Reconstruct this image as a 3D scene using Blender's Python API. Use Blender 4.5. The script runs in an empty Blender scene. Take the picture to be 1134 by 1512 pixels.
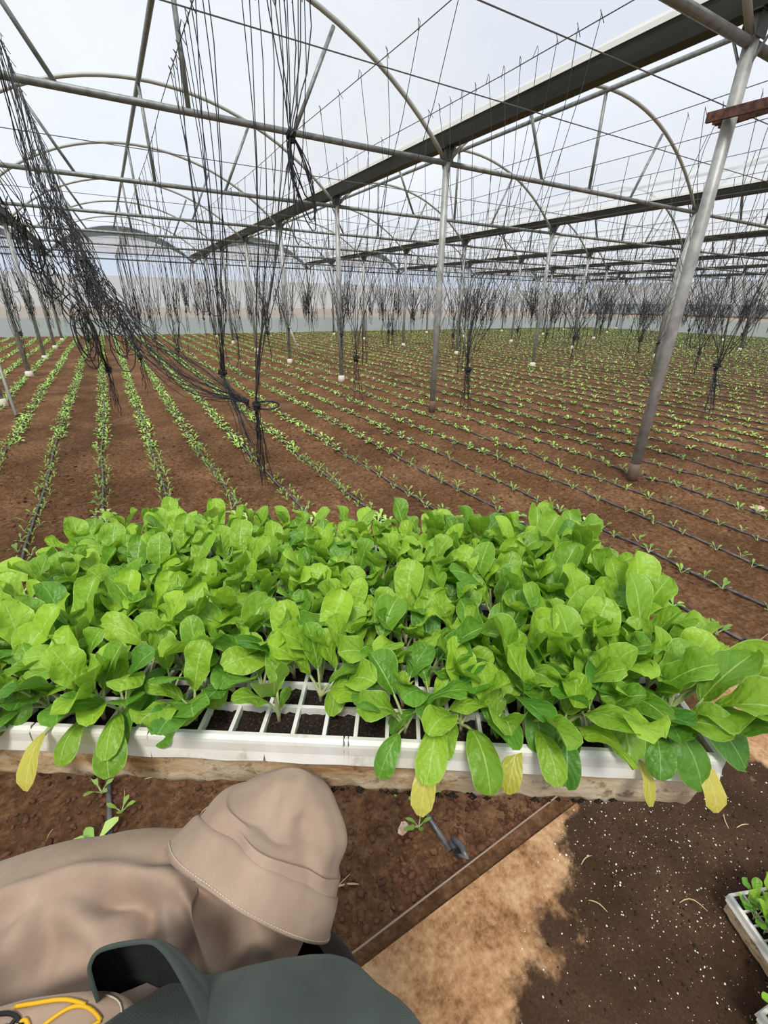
import bpy, math, random
import numpy as np
from mathutils import Vector, Matrix

sc = bpy.context.scene
C = sc.collection
R = random.Random(7)
NP = np.random.RandomState(11)

# ------------------------------------------------------------------ camera
CAM_H = 1.55
PITCH, YAW, ROLL = 0.4447, 0.531, -0.0153
fw = Vector((math.sin(YAW)*math.cos(PITCH), math.cos(YAW)*math.cos(PITCH), -math.sin(PITCH)))
rt = Vector((math.cos(YAW), -math.sin(YAW), 0))
up = rt.cross(fw)
r2 = rt*math.cos(ROLL) - up*math.sin(ROLL)
u2 = up*math.cos(ROLL) + rt*math.sin(ROLL)
cd = bpy.data.cameras.new('camera')
cam = bpy.data.objects.new('camera', cd)
C.objects.link(cam)
cam.matrix_world = Matrix(((r2.x, u2.x, -fw.x, 0), (r2.y, u2.y, -fw.y, 0), (r2.z, u2.z, -fw.z, CAM_H), (0, 0, 0, 1)))
cd.sensor_fit = 'HORIZONTAL'
cd.sensor_width = 36.0
cd.lens = 36.0*647.45/1134.0
cd.clip_start = 0.01
cd.clip_end = 400
sc.camera = cam

# ------------------------------------------------------------------ sky, sun, exposure
w = bpy.data.worlds.new('overcast_sky')
sc.world = w
w.use_nodes = True
nt = w.node_tree
nt.nodes.clear()
wo = nt.nodes.new('ShaderNodeOutputWorld')
bg = nt.nodes.new('ShaderNodeBackground')
tc = nt.nodes.new('ShaderNodeTexCoord')
nz = nt.nodes.new('ShaderNodeTexNoise')
nz.inputs['Scale'].default_value = 2.2
nz.inputs['Detail'].default_value = 5
cr = nt.nodes.new('ShaderNodeValToRGB')
cr.color_ramp.elements[0].position = 0.36
cr.color_ramp.elements[0].color = (0.74, 0.84, 1.0, 1)
cr.color_ramp.elements[1].position = 0.62
cr.color_ramp.elements[1].color = (0.93, 0.96, 1.0, 1)
nt.links.new(tc.outputs['Generated'], nz.inputs['Vector'])
nt.links.new(nz.outputs['Fac'], cr.inputs['Fac'])
nt.links.new(cr.outputs['Color'], bg.inputs['Color'])
bg.inputs['Strength'].default_value = 0.86
nt.links.new(bg.outputs['Background'], wo.inputs['Surface'])

sd = bpy.data.lights.new('sun', 'SUN')
sd.energy = 5.4
sd.angle = math.radians(13)
sd.color = (1.0, 0.95, 0.86)
sun = bpy.data.objects.new('sun', sd)
C.objects.link(sun)
SUN_DIR = Vector((0.30, 0.42, -0.86))          # light travels this way: from behind left, high
sun.rotation_euler = SUN_DIR.to_track_quat('-Z', 'Y').to_euler()

sc.view_settings.view_transform = 'Standard'
sc.view_settings.look = 'None'
sc.view_settings.exposure = 0.0
sc.view_settings.gamma = 1.0
sc.view_settings.use_curve_mapping = False
sc.cycles.transparent_max_bounces = 24
sc.cycles.max_bounces = 8

# ------------------------------------------------------------------ material helpers
def mat(name, col=(.5, .5, .5), rough=.6, metal=0.0, spec=.5):
    m = bpy.data.materials.new(name)
    m.use_nodes = True
    p = m.node_tree.nodes['Principled BSDF']
    p.inputs['Base Color'].default_value = (*col, 1)
    p.inputs['Roughness'].default_value = rough
    p.inputs['Metallic'].default_value = metal
    p.inputs['Specular IOR Level'].default_value = spec
    return m

def N(m, kind, **kw):
    n = m.node_tree.nodes.new(kind)
    for k, v in kw.items():
        if k in n.inputs.keys():
            n.inputs[k].default_value = v
        else:
            setattr(n, k, v)
    return n

def L(m, a, b):
    m.node_tree.links.new(a, b)

def ramp(m, fac, stops):
    r = N(m, 'ShaderNodeValToRGB')
    e = r.color_ramp.elements
    while len(e) < len(stops):
        e.new(0.5)
    for x, (p, c) in zip(e, stops):
        x.position = p
        x.color = (*c, 1)
    L(m, fac, r.inputs['Fac'])
    return r.outputs['Color']

def noise(m, scale, detail=4, rough=.55, coord='Object', dist=0.0, stretch=None):
    t = N(m, 'ShaderNodeTexCoord')
    n = N(m, 'ShaderNodeTexNoise', Scale=scale, Detail=detail, Roughness=rough, Distortion=dist)
    v = t.outputs[coord]
    if stretch:
        mp = N(m, 'ShaderNodeMapping')
        mp.inputs['Scale'].default_value = stretch
        L(m, v, mp.inputs['Vector'])
        v = mp.outputs['Vector']
    L(m, v, n.inputs['Vector'])
    return n.outputs['Fac']

def math_(m, op, a, b=None, c=None, clamp=False):
    n = N(m, 'ShaderNodeMath', operation=op, use_clamp=clamp)
    for i, x in enumerate((a, b, c)):
        if x is None:
            continue
        if isinstance(x, (int, float)):
            n.inputs[i].default_value = x
        else:
            L(m, x, n.inputs[i])
    return n.outputs[0]

def mix(m, fac, a, b, blend='MIX'):
    n = N(m, 'ShaderNodeMix', data_type='RGBA', blend_type=blend)
    for i, x in ((0, fac), (6, a), (7, b)):
        if isinstance(x, (int, float)):
            n.inputs[i].default_value = x
        elif isinstance(x, tuple):
            n.inputs[i].default_value = (*x, 1)
        else:
            L(m, x, n.inputs[i])
    return n.outputs[2]

def bump(m, h, strength=.3, dist=.01, prev=None):
    b = N(m, 'ShaderNodeBump', Strength=strength, Distance=dist)
    L(m, h, b.inputs['Height'])
    if prev is not None:
        L(m, prev, b.inputs['Normal'])
    return b.outputs['Normal']

def P(m):
    return m.node_tree.nodes['Principled BSDF']

# galvanised steel
M_STEEL = mat('galvanised_steel', (.34, .36, .36), .5, .35)
c = ramp(M_STEEL, noise(M_STEEL, 14, 5), [(.3, (.13, .145, .14)), (.7, (.29, .31, .30))])
L(M_STEEL, c, P(M_STEEL).inputs['Base Color'])
M_POST = mat('grey_post_steel', (.36, .37, .36), .5, .25)
c = ramp(M_POST, noise(M_POST, 9, 6), [(.3, (.22, .225, .215)), (.7, (.44, .45, .44))])
L(M_POST, c, P(M_POST).inputs['Base Color'])
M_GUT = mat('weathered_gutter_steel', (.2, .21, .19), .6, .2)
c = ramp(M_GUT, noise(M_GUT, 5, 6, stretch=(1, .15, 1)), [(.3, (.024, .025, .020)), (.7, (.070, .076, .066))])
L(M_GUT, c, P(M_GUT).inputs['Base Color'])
M_HOOP = mat('pale_hoop_pipe', (.36, .37, .33), .5, .2)
M_RUST = mat('rusty_steel', (.12, .055, .04), .8, .2)
c = ramp(M_RUST, noise(M_RUST, 30, 5), [(.35, (.055, .028, .022)), (.7, (.19, .085, .06))])
L(M_RUST, c, P(M_RUST).inputs['Base Color'])
M_RUST2 = mat('rust_stained_steel', (.16, .11, .075), .8, .1)
M_CONC = mat('white_footing', (.72, .66, .56), .9)
M_WIRE = mat('wire', (.16, .16, .16), .5, .5)
M_STRING = mat('black_string', (.018, .018, .020), .6)
M_TUBE = mat('drip_tube_black', (.035, .037, .042), .33)
c = ramp(M_TUBE, noise(M_TUBE, 25, 4), [(.45, (.060, .064, .075)), (.75, (.20, .18, .165))])
L(M_TUBE, c, P(M_TUBE).inputs['Base Color'])

# film: partly see-through, partly diffusing
def film(name, tint, see, diffuse_col, scale=1.2):
    m = bpy.data.materials.new(name)
    m.use_nodes = True
    m.node_tree.nodes.clear()
    out = N(m, 'ShaderNodeOutputMaterial')
    tr = N(m, 'ShaderNodeBsdfTransparent')
    tr.inputs['Color'].default_value = (*tint, 1)
    tl = N(m, 'ShaderNodeBsdfTranslucent')
    di = N(m, 'ShaderNodeBsdfDiffuse')
    f = noise(m, scale, 5, .6, stretch=(1, .35, 1))
    col = ramp(m, f, [(.3, tuple(x*.93 for x in diffuse_col)), (.7, diffuse_col)])
    L(m, col, tl.inputs['Color'])
    L(m, col, di.inputs['Color'])
    a = N(m, 'ShaderNodeMixShader', Fac=.35)
    L(m, tl.outputs[0], a.inputs[1])
    L(m, di.outputs[0], a.inputs[2])
    b = N(m, 'ShaderNodeMixShader', Fac=1-see)
    L(m, tr.outputs[0], b.inputs[1])
    L(m, a.outputs[0], b.inputs[2])
    L(m, b.outputs[0], out.inputs['Surface'])
    return m
M_FILM = film('roof_film', (.95, .96, .98), .55, (.80, .83, .88))
M_LAP = film('film_lap', (.95, .95, .88), .18, (.90, .90, .80))
M_NET = film('wall_film', (.95, .95, .92), .26, (.95, .94, .89), 3)
M_SKIRT = film('skirt_film', (.78, .92, .92), .22, (.70, .86, .86), 6)
M_SHADE = film('shade_net', (.55, .57, .54), .55, (.30, .32, .29), 6)
M_GABLE = film('gable_film', (.95, .95, .95), .30, (.92, .93, .93), 2)

# soil
def soil_mat(name, dark, mid, light):
    m = mat(name, mid, .95, 0, .15)
    a = noise(m, 1.3, 6, .6)
    b = noise(m, 28, 7, .7)
    v = N(m, 'ShaderNodeTexVoronoi', Scale=55.0)
    t = N(m, 'ShaderNodeTexCoord')
    L(m, t.outputs['Object'], v.inputs['Vector'])
    f = math_(m, 'ADD', math_(m, 'MULTIPLY', a, .42), math_(m, 'MULTIPLY', b, .58))
    c = ramp(m, f, [(.34, dark), (.5, mid), (.66, light)])
    L(m, c, P(m).inputs['Base Color'])
    h = math_(m, 'ADD', math_(m, 'MULTIPLY', v.outputs['Distance'], -.6), math_(m, 'MULTIPLY', b, 1.2))
    L(m, bump(m, h, 1.0, .024), P(m).inputs['Normal'])
    return m
M_SOIL = soil_mat('red_brown_soil', (.058, .028, .013), (.172, .086, .040), (.37, .205, .105))
M_CLOD = mat('soil_clod', (.12, .055, .03), .95, 0, .1)
oi = N(M_CLOD, 'ShaderNodeTexCoord')
c = ramp(M_CLOD, noise(M_CLOD, 9, 4), [(.3, (.055, .027, .016)), (.7, (.20, .095, .055))])
L(M_CLOD, c, P(M_CLOD).inputs['Base Color'])
M_POT = mat('dark_potting_soil', (.018, .013, .010), .95, 0, .2)
c = ramp(M_POT, noise(M_POT, 420, 3, .7), [(.35, (.009, .006, .005)), (.62, (.035, .024, .017)), (.74, (.25, .21, .17))])
L(M_POT, c, P(M_POT).inputs['Base Color'])
L(M_POT, bump(M_POT, noise(M_POT, 300, 4), .8, .004), P(M_POT).inputs['Normal'])
M_PERL = mat('perlite', (.80, .76, .68), .9)
M_ROD = mat('weathered_rod', (.30, .22, .16), .8)
M_STRAW = mat('straw', (.55, .40, .22), .8)
M_STONE = mat('pale_stone', (.60, .42, .33), .9)
c = ramp(M_STONE, noise(M_STONE, 60, 4), [(.35, (.42, .24, .17)), (.65, (.72, .58, .48))])
L(M_STONE, c, P(M_STONE).inputs['Base Color'])

# concrete path with a spill of dark potting soil lying on it
M_PATH = mat('tan_concrete_path', (.42, .25, .13), .95, 0, .15)
t = N(M_PATH, 'ShaderNodeTexCoord')
tan = ramp(M_PATH, math_(M_PATH, 'ADD', math_(M_PATH, 'MULTIPLY', noise(M_PATH, 7, 7, .68), .6), math_(M_PATH, 'MULTIPLY', noise(M_PATH, 60, 5, .7), .4)),
           [(.36, (.15, .070, .030)), (.47, (.36, .20, .095)), (.60, (.56, .36, .195))])
drk = ramp(M_PATH, math_(M_PATH, 'ADD', math_(M_PATH, 'MULTIPLY', noise(M_PATH, 5, 4), .5), math_(M_PATH, 'MULTIPLY', noise(M_PATH, 140, 6, .75), .5)),
           [(.35, (.028, .016, .009)), (.5, (.055, .030, .017)), (.68, (.115, .064, .036))])
sx = N(M_PATH, 'ShaderNodeSeparateXYZ')
L(M_PATH, t.outputs['Object'], sx.inputs[0])
# the spill is bounded by a slanting edge on the near side and fades out on the far side
nzp = math_(M_PATH, 'MULTIPLY', math_(M_PATH, 'SUBTRACT', noise(M_PATH, 6, 7, .62), .5), .55)
e1 = math_(M_PATH, 'SUBTRACT', math_(M_PATH, 'MULTIPLY_ADD', sx.outputs[0], .4425, -.01), sx.outputs[1])
e2 = math_(M_PATH, 'SUBTRACT', 1.93, math_(M_PATH, 'MULTIPLY_ADD', sx.outputs[1], .95, sx.outputs[0]))
ee = math_(M_PATH, 'ADD', math_(M_PATH, 'MINIMUM', e1, math_(M_PATH, 'MULTIPLY', e2, .6)), nzp)
mk = N(M_PATH, 'ShaderNodeMapRange')
L(M_PATH, ee, mk.inputs['Value'])
mk.inputs['From Min'].default_value = .05
mk.inputs['From Max'].default_value = -.03
mk.interpolation_type = 'SMOOTHSTEP'
L(M_PATH, mix(M_PATH, mk.outputs[0], drk, tan), P(M_PATH).inputs['Base Color'])
L(M_PATH, bump(M_PATH, noise(M_PATH, 90, 7, .7), .6, .006), P(M_PATH).inputs['Normal'])

# leaves
def leaf_mat(name, dark, light, trans, vein, vary=.16):
    m = bpy.data.materials.new(name)
    m.use_nodes = True
    p = P(m)
    uv = N(m, 'ShaderNodeUVMap')
    s = N(m, 'ShaderNodeSeparateXYZ')
    L(m, uv.outputs[0], s.inputs[0])
    au = math_(m, 'ABSOLUTE', math_(m, 'SUBTRACT', s.outputs[0], .5))
    oinf = N(m, 'ShaderNodeObjectInfo')
    n1 = noise(m, 45, 3)
    f = math_(m, 'ADD', math_(m, 'MULTIPLY', oinf.outputs['Random'], .75), math_(m, 'MULTIPLY', n1, .3))
    base = ramp(m, f, [(.08, dark), (.5, tuple((a*.45+b*.55) for a, b in zip(dark, light))), (.95, light)])
    # pale midrib and side veins
    mid = math_(m, 'LESS_THAN', au, math_(m, 'MULTIPLY_ADD', s.outputs[1], -.018, .030))
    ph = math_(m, 'ADD', math_(m, 'SUBTRACT', math_(m, 'MULTIPLY', s.outputs[1], 5.0), math_(m, 'MULTIPLY', au, 4.0)), math_(m, 'MULTIPLY', noise(m, 60, 2), .8))
    sv = math_(m, 'PINGPONG', ph, .5)
    side = math_(m, 'MULTIPLY', math_(m, 'MULTIPLY', math_(m, 'LESS_THAN', sv, .035), .42), noise(m, 70, 2))
    vm = math_(m, 'MAXIMUM', math_(m, 'MULTIPLY', mid, .75), side)
    base = mix(m, vm, base, vein)
    edge = math_(m, 'GREATER_THAN', au, .478)
    base = mix(m, math_(m, 'MULTIPLY', edge, .5), base, vein)
    L(m, base, p.inputs['Base Color'])
    p.inputs['Roughness'].default_value = .42
    p.inputs['Specular IOR Level'].default_value = .42
    bl = math_(m, 'ADD', math_(m, 'MULTIPLY', sv, .35), math_(m, 'MULTIPLY', noise(m, 120, 2), 1.3))
    L(m, bump(m, bl, .5, .004), p.inputs['Normal'])
    tl = N(m, 'ShaderNodeBsdfTranslucent')
    tcol = mix(m, .5, base, trans)
    L(m, tcol, tl.inputs['Color'])
    ms = N(m, 'ShaderNodeMixShader', Fac=.28)
    L(m, p.outputs[0], ms.inputs[1])
    L(m, tl.outputs[0], ms.inputs[2])
    L(m, ms.outputs[0], m.node_tree.nodes['Material Output'].inputs['Surface'])
    return m
M_LEAF = leaf_mat('chard_leaf', (.085, .25, .018), (.36, .59, .045), (.50, .78, .06), (.50, .68, .20))
M_LEAFD = leaf_mat('dark_chard_leaf', (.060, .21, .025), (.16, .38, .035), (.3, .55, .06), (.34, .54, .14))
M_YELL = leaf_mat('yellowing_leaf', (.46, .50, .06), (.72, .62, .13), (.8, .75, .2), (.80, .72, .28))
M_FIELD = leaf_mat('field_leaf', (.16, .34, .055), (.34, .55, .10), (.4, .6, .1), (.42, .60, .18))
M_STALK = mat('pale_stalk', (.46, .54, .24), .5)
M_STEM = mat('pinkish_stem', (.48, .36, .22), .55)

# tray
M_RIM = mat('white_plastic', (.80, .80, .76), .5)
c = ramp(M_RIM, noise(M_RIM, 26, 6, .65), [(.30, (.50, .44, .34)), (.42, (.76, .75, .69)), (.62, (.84, .84, .81))])
L(M_RIM, c, P(M_RIM).inputs['Base Color'])
M_FOAM = mat('stained_foam', (.62, .50, .35), .9, 0, .2)
fa = noise(M_FOAM, 11, 7, .62, stretch=(.5, 1, 2.4))
c = ramp(M_FOAM, fa, [(.33, (.36, .19, .085)), (.44, (.62, .44, .25)), (.55, (.76, .65, .48)), (.68, (.66, .50, .31))])
c2 = ramp(M_FOAM, noise(M_FOAM, 55, 5, .7), [(.34, (.45, .40, .35)), (.46, (1, 1, 1))])
L(M_FOAM, mix(M_FOAM, 1.0, c, c2, 'MULTIPLY'), P(M_FOAM).inputs['Base Color'])
L(M_FOAM, bump(M_FOAM, noise(M_FOAM, 70, 5), .6, .004), P(M_FOAM).inputs['Normal'])

# cloth
def cloth(name, a, b, scale=2300):
    m = mat(name, a, .92, 0, .15)
    t = N(m, 'ShaderNodeTexCoord')
    wv = N(m, 'ShaderNodeTexWave', Scale=scale/4, Distortion=.3)
    wv.bands_direction = 'DIAGONAL'
    L(m, t.outputs['Object'], wv.inputs['Vector'])
    n = noise(m, 30, 5)
    f = math_(m, 'ADD', math_(m, 'MULTIPLY', n, .9), math_(m, 'MULTIPLY', wv.outputs['Fac'], .1))
    L(m, ramp(m, f, [(.25, a), (.75, b)]), P(m).inputs['Base Color'])
    P(m).inputs['Sheen Weight'].default_value = .12
    L(m, bump(m, wv.outputs['Fac'], .12, .0008, bump(m, noise(m, 60, 3), .25, .003)), P(m).inputs['Normal'])
    return m
M_KHAKI = cloth('khaki_twill', (.33, .235, .175), (.45, .335, .255))
M_GREEN = cloth('dark_green_twill', (.040, .052, .046), (.075, .092, .082))
M_BLACK = cloth('black_twill_and_shade', (.006, .007, .007), (.012, .013, .013))  # trouser cloth; its black also stands in for shade on jacket and strap
M_SKIN = mat('skin', (.30, .16, .10), .55)
M_THREAD = mat('pale_thread', (.62, .54, .42), .8)
M_YTH = mat('yellow_thread', (.80, .46, .01), .6)
M_BTH = mat('black_thread', (.012, .012, .016), .7)
M_SHOE = mat('shoe_leather', (.03, .022, .018), .6)

# ------------------------------------------------------------------ object helpers
def link(o, parent=None):
    C.objects.link(o)
    if parent is not None:
        o.parent = parent
    return o

def mk(name, verts, faces, m, parent=None, smooth=False, uv=None, mats=None, midx=None):
    me = bpy.data.meshes.new(name)
    me.from_pydata([tuple(v) for v in verts], [], faces)
    if m is not None:
        me.materials.append(m)
    for x in (mats or []):
        me.materials.append(x)
    if midx is not None:
        me.polygons.foreach_set('material_index', midx)
    if smooth:
        me.polygons.foreach_set('use_smooth', [True]*len(me.polygons))
    if uv is not None:
        l = me.uv_layers.new(name='UVMap')
        vi = np.zeros(len(me.loops), int)
        me.loops.foreach_get('vertex_index', vi)
        l.data.foreach_set('uv', np.asarray(uv, float)[vi].ravel())
    me.update()
    return link(bpy.data.objects.new(name, me), parent)

def mk_np(name, V, F, m, parent=None, smooth=False):
    """big meshes: V (n,3), F (k,3 or 4)"""
    V = np.asarray(V, np.float32)
    F = np.asarray(F, np.int32)
    k = F.shape[1]
    me = bpy.data.meshes.new(name)
    me.vertices.add(len(V))
    me.vertices.foreach_set('co', V.ravel())
    me.loops.add(F.size)
    me.loops.foreach_set('vertex_index', F.ravel())
    me.polygons.add(len(F))
    me.polygons.foreach_set('loop_start', np.arange(len(F), dtype=np.int32)*k)
    me.polygons.foreach_set('loop_total', np.full(len(F), k, np.int32))
    if smooth:
        me.polygons.foreach_set('use_smooth', np.ones(len(F), bool))
    me.materials.append(m)
    me.update(calc_edges=True)
    me.validate()
    return link(bpy.data.objects.new(name, me), parent)

def tag(o, label=None, cat=None, group=None, kind=None):
    if label: o['label'] = label
    if cat: o['category'] = cat
    if group: o['group'] = group
    if kind: o['kind'] = kind
    return o

def empty(name, loc=(0, 0, 0), rz=0, label=None, cat=None, group=None):
    o = bpy.data.objects.new(name, None)
    o.empty_display_size = .05
    o.location = loc
    o.rotation_euler = (0, 0, rz)
    C.objects.link(o)
    return tag(o, label, cat, group)

ONES = ['zeroth', 'first', 'second', 'third', 'fourth', 'fifth', 'sixth', 'seventh', 'eighth', 'ninth', 'tenth', 'eleventh', 'twelfth',
        'thirteenth', 'fourteenth', 'fifteenth', 'sixteenth', 'seventeenth', 'eighteenth', 'nineteenth']
TENS = {2: 'twent', 3: 'thirt', 4: 'fort', 5: 'fift', 6: 'sixt', 7: 'sevent', 8: 'eight', 9: 'ninet'}
CARD = ['', 'first', 'second', 'third', 'fourth', 'fifth', 'sixth', 'seventh', 'eighth', 'ninth']
def ordn(n):
    if n < 20:
        return ONES[n]
    t, o = divmod(n, 10)
    return TENS[t] + ('ieth' if o == 0 else 'y-' + CARD[o])

class MB:
    def __init__(s):
        s.v, s.f = [], []
    def add(s, v, f):
        b = len(s.v)
        s.v += [tuple(x) for x in v]
        s.f += [tuple(b+i for i in q) for q in f]
        return s
    def box(s, c, d, M=None):
        x, y, z = (k/2 for k in d)
        v = [Vector((a*x, b*y, e*z)) for e in (-1, 1) for a, b in ((-1, -1), (1, -1), (1, 1), (-1, 1))]
        if M is not None:
            v = [M @ q for q in v]
        c = Vector(c)
        return s.add([q+c for q in v], [(3, 2, 1, 0), (4, 5, 6, 7), (0, 1, 5, 4), (1, 2, 6, 5), (2, 3, 7, 6), (3, 0, 4, 7)])
    def tube(s, pts, r, n=6, cap=True):
        pts = [Vector(p) for p in pts]
        rs = r if isinstance(r, (list, tuple)) else [r]*len(pts)
        rings = []
        ref = None
        for i, p in enumerate(pts):
            t = (pts[min(i+1, len(pts)-1)] - pts[max(i-1, 0)])
            if t.length < 1e-9:
                t = Vector((0, 0, 1))
            t.normalize()
            if ref is None:
                ref = Vector((0, 0, 1)) if abs(t.z) < .9 else Vector((1, 0, 0))
            a = ref - t*ref.dot(t)
            if a.length < 1e-6:
                a = t.orthogonal()
            a.normalize()
            ref = a
            b = t.cross(a)
            rings.append([p + a*(rs[i]*math.cos(2*math.pi*k/n)) + b*(rs[i]*math.sin(2*math.pi*k/n)) for k in range(n)])
        v = [q for g in rings for q in g]
        f = []
        for i in range(len(pts)-1):
            for k in range(n):
                f.append((i*n+k, i*n+(k+1) % n, (i+1)*n+(k+1) % n, (i+1)*n+k))
        if cap:
            f.append(tuple(range(n-1, -1, -1)))
            f.append(tuple((len(pts)-1)*n+k for k in range(n)))
        return s.add(v, f)
    def build(s, name, m, parent=None, smooth=False):
        return mk(name, s.v, s.f, m, parent, smooth)

def bez(a, b, c, d, n):
    out = []
    for i in range(n):
        t = i/(n-1)
        out.append(a*(1-t)**3 + b*3*t*(1-t)**2 + c*3*t*t*(1-t) + d*t**3)
    return out

def spline(pts, n):
    """Catmull-Rom through pts (any dimension) sampled at n points"""
    p = np.asarray(pts, float)
    p = np.vstack([2*p[0]-p[1], p, 2*p[-1]-p[-2]])
    m = len(p)-3
    out = []
    for i in range(n):
        x = i/(n-1)*m
        k = min(int(x), m-1)
        t = x-k
        a, b, c, d = p[k:k+4]
        out.append(.5*(2*b + (c-a)*t + (2*a-5*b+4*c-d)*t*t + (3*b-a-3*c+d)*t**3))
    return np.array(out)

# value noise for terrain
_tab = NP.rand(256, 256)
def vnoise(x, y):
    xi, yi = np.floor(x).astype(int), np.floor(y).astype(int)
    fx, fy = x-xi, y-yi
    fx, fy = fx*fx*(3-2*fx), fy*fy*(3-2*fy)
    g = lambda a, b: _tab[a % 256, b % 256]
    return (g(xi, yi)*(1-fx)+g(xi+1, yi)*fx)*(1-fy) + (g(xi, yi+1)*(1-fx)+g(xi+1, yi+1)*fx)*fy
ROW0, ROWD = -0.335, 0.468
def height(x, y):
    x, y = np.asarray(x, float), np.asarray(y, float)
    h = (vnoise(x*2.1+9, y*2.1)-.5)*.030 + (vnoise(x*7, y*7+3)-.5)*.022
    h = h + .010*np.cos(2*np.pi*(x-ROW0)/ROWD)
    return h*np.clip((y-.55)/.5, .15, 1)
def fine(x, y):
    return (vnoise(x*24, y*24)-.5)*.020 + (vnoise(x*60+7, y*60)-.5)*.010

# ------------------------------------------------------------------ ground and path
BX0, BX1, BY0, BY1 = -7.86, 33.9, 0.47, 25.6
GX = [-1.706 + 5.893*i for i in range(-1, 7)]         # gutter and post lines across the beds
GY = [2.2855 + 3.388*j for j in range(-2, 8)]
ZT = 3.16

def grid(xs, ys, detail):
    X, Y = np.meshgrid(xs, ys)
    Z = height(X, Y)
    if detail:
        Z = Z + fine(X, Y)
    V = np.stack([X, Y, Z], -1).reshape(-1, 3)
    n, m = len(xs), len(ys)
    I = np.arange(n*m).reshape(m, n)
    F = np.stack([I[:-1, :-1], I[:-1, 1:], I[1:, 1:], I[1:, :-1]], -1).reshape(-1, 4)
    return V, F
xs = np.concatenate([np.arange(BX0, -2.0, .25), np.arange(-2.0, 6.0, .022), np.arange(6.0, BX1+.2, .2)])
ys = np.concatenate([np.arange(.46, 5.2, .022), np.arange(5.2, 9, .08), np.arange(9, BY1+.3, .3)])
V, F = grid(xs, ys, True)
fl = mk_np('floor', V, F, M_SOIL, smooth=True)
tag(fl, 'red-brown tilled soil bed with low ridges between the drip tubes', kind='structure')

mb = MB()
mb.box((13, -.75, -.08), (42, 2.42, .20))
pt = mb.build('path', M_PATH)
tag(pt, 'tan concrete path with dark potting soil spilled over it', kind='structure')
pt.location = (0, 0, 0)
PATH_Z = .02
og = MB().box((12, 10, -.35), (260, 260, .2)).build('terrain', M_SOIL)
tag(og, 'bare ground outside the greenhouse', kind='structure')
# rear bed beyond the path, behind the photographer
V, F = grid(np.arange(BX0, BX1+.2, .5), np.arange(-4.6, -1.9, .3), False)
tag(mk_np('floor', V, F, M_SOIL, smooth=True), 'soil bed on the other side of the path', kind='structure')

# thin rod along the bed edge
mb = MB().tube([(-1.5, .515, .03), (.23, .492, .030), (.93, .502, .034), (2.6, .53, .04), (4.5, .56, .03)], .0026, 6)
tag(mb.build('edging_rod', M_ROD, smooth=True), 'thin pale rod lying along the bed edge beside the path', 'rod')

# ------------------------------------------------------------------ greenhouse shell
HALF = 5.893/2
RISE = 1.24
RC = (HALF**2 + RISE**2)/(2*RISE)
def arch(dx, lift=0.0):
    return ZT + .02 + lift + RISE - (RC - math.sqrt(max(RC*RC - dx*dx, 0)))
SIDE = ['left', 'second', 'third', 'fourth', 'fifth', 'sixth', 'right']
for b in range(7):
    x0, x1 = GX[b], GX[b+1]
    cx = (x0+x1)/2
    us = np.linspace(-HALF+.118, HALF-.118, 41)
    ysf = np.linspace(-4.6, BY1, 40)
    V = [(cx+u, y, arch(u, .045) + .14*(abs(u)/(HALF-.118))**8 + .006*math.sin(9*y)*math.cos(3*u)) for y in ysf for u in us]
    n = len(us)
    F = [(j*n+i, j*n+i+1, (j+1)*n+i+1, (j+1)*n+i) for j in range(len(ysf)-1) for i in range(n-1)]
    o = mk('ceiling', V, F, M_FILM, smooth=True)
    tag(o, 'curved translucent plastic film roof of the %s greenhouse bay' % SIDE[b], kind='structure')

# far wall, right wall, left wall, built of strips
def strip(name, x0, y0, x1, y1, z0, z1, m, n=60, wob=.03, lab=''):
    V, F = [], []
    for i in range(n+1):
        t = i/n
        x, y = x0+(x1-x0)*t, y0+(y1-y0)*t
        k = wob*math.sin(i*2.1)*math.sin(i*.7)
        nx, ny = (y1-y0), -(x1-x0)
        l = math.hypot(nx, ny)
        for q in range(4):
            z = z0+(z1-z0)*q/3
            V.append((x+nx/l*k*(1 if q in (1, 2) else 0), y+ny/l*k*(1 if q in (1, 2) else 0), z))
    for i in range(n):
        for q in range(3):
            a = i*4+q
            F.append((a, a+4, a+5, a+1))
    o = mk(name, V, F, m, smooth=True)
    return tag(o, lab, kind='structure')
strip('wall_back', BX0, BY1, BX1, BY1, -.05, .75, M_SKIRT, 120, .04, 'pale aqua plastic skirt along the foot of the far wall')
strip('wall_back', BX0, BY1+.03, BX1, BY1+.03, .75, 2.5, M_NET, 120, .02, 'whitish net film of the far wall above its skirt')
strip('wall_right', BX1, -4.6, BX1, BY1, -.05, .82, M_SKIRT, 100, .04, 'pale aqua plastic skirt along the foot of the right wall')
strip('wall_right', BX1+.03, -4.6, BX1+.03, BY1, .82, 1.0, M_NET, 100, .02, 'whitish band between skirt and dark net of the right wall')
strip('wall_right', BX1+.05, -4.6, BX1+.05, BY1, 1.0, 1.75, M_SHADE, 100, .02, 'dark shade net band along the right wall')
strip('wall_right', BX1+.03, -4.6, BX1+.03, BY1, 1.75, 3.1, M_NET, 100, .02, 'whitish net film of the right wall above the dark band')
strip('wall_left', BX0, -4.6, BX0, BY1, -.05, .75, M_SKIRT, 100, .04, 'pale aqua plastic skirt along the foot of the left wall')
strip('wall_left', BX0-.03, -4.6, BX0-.03, BY1, .75, 3.1, M_NET, 100, .02, 'whitish net film of the left wall')
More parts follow.
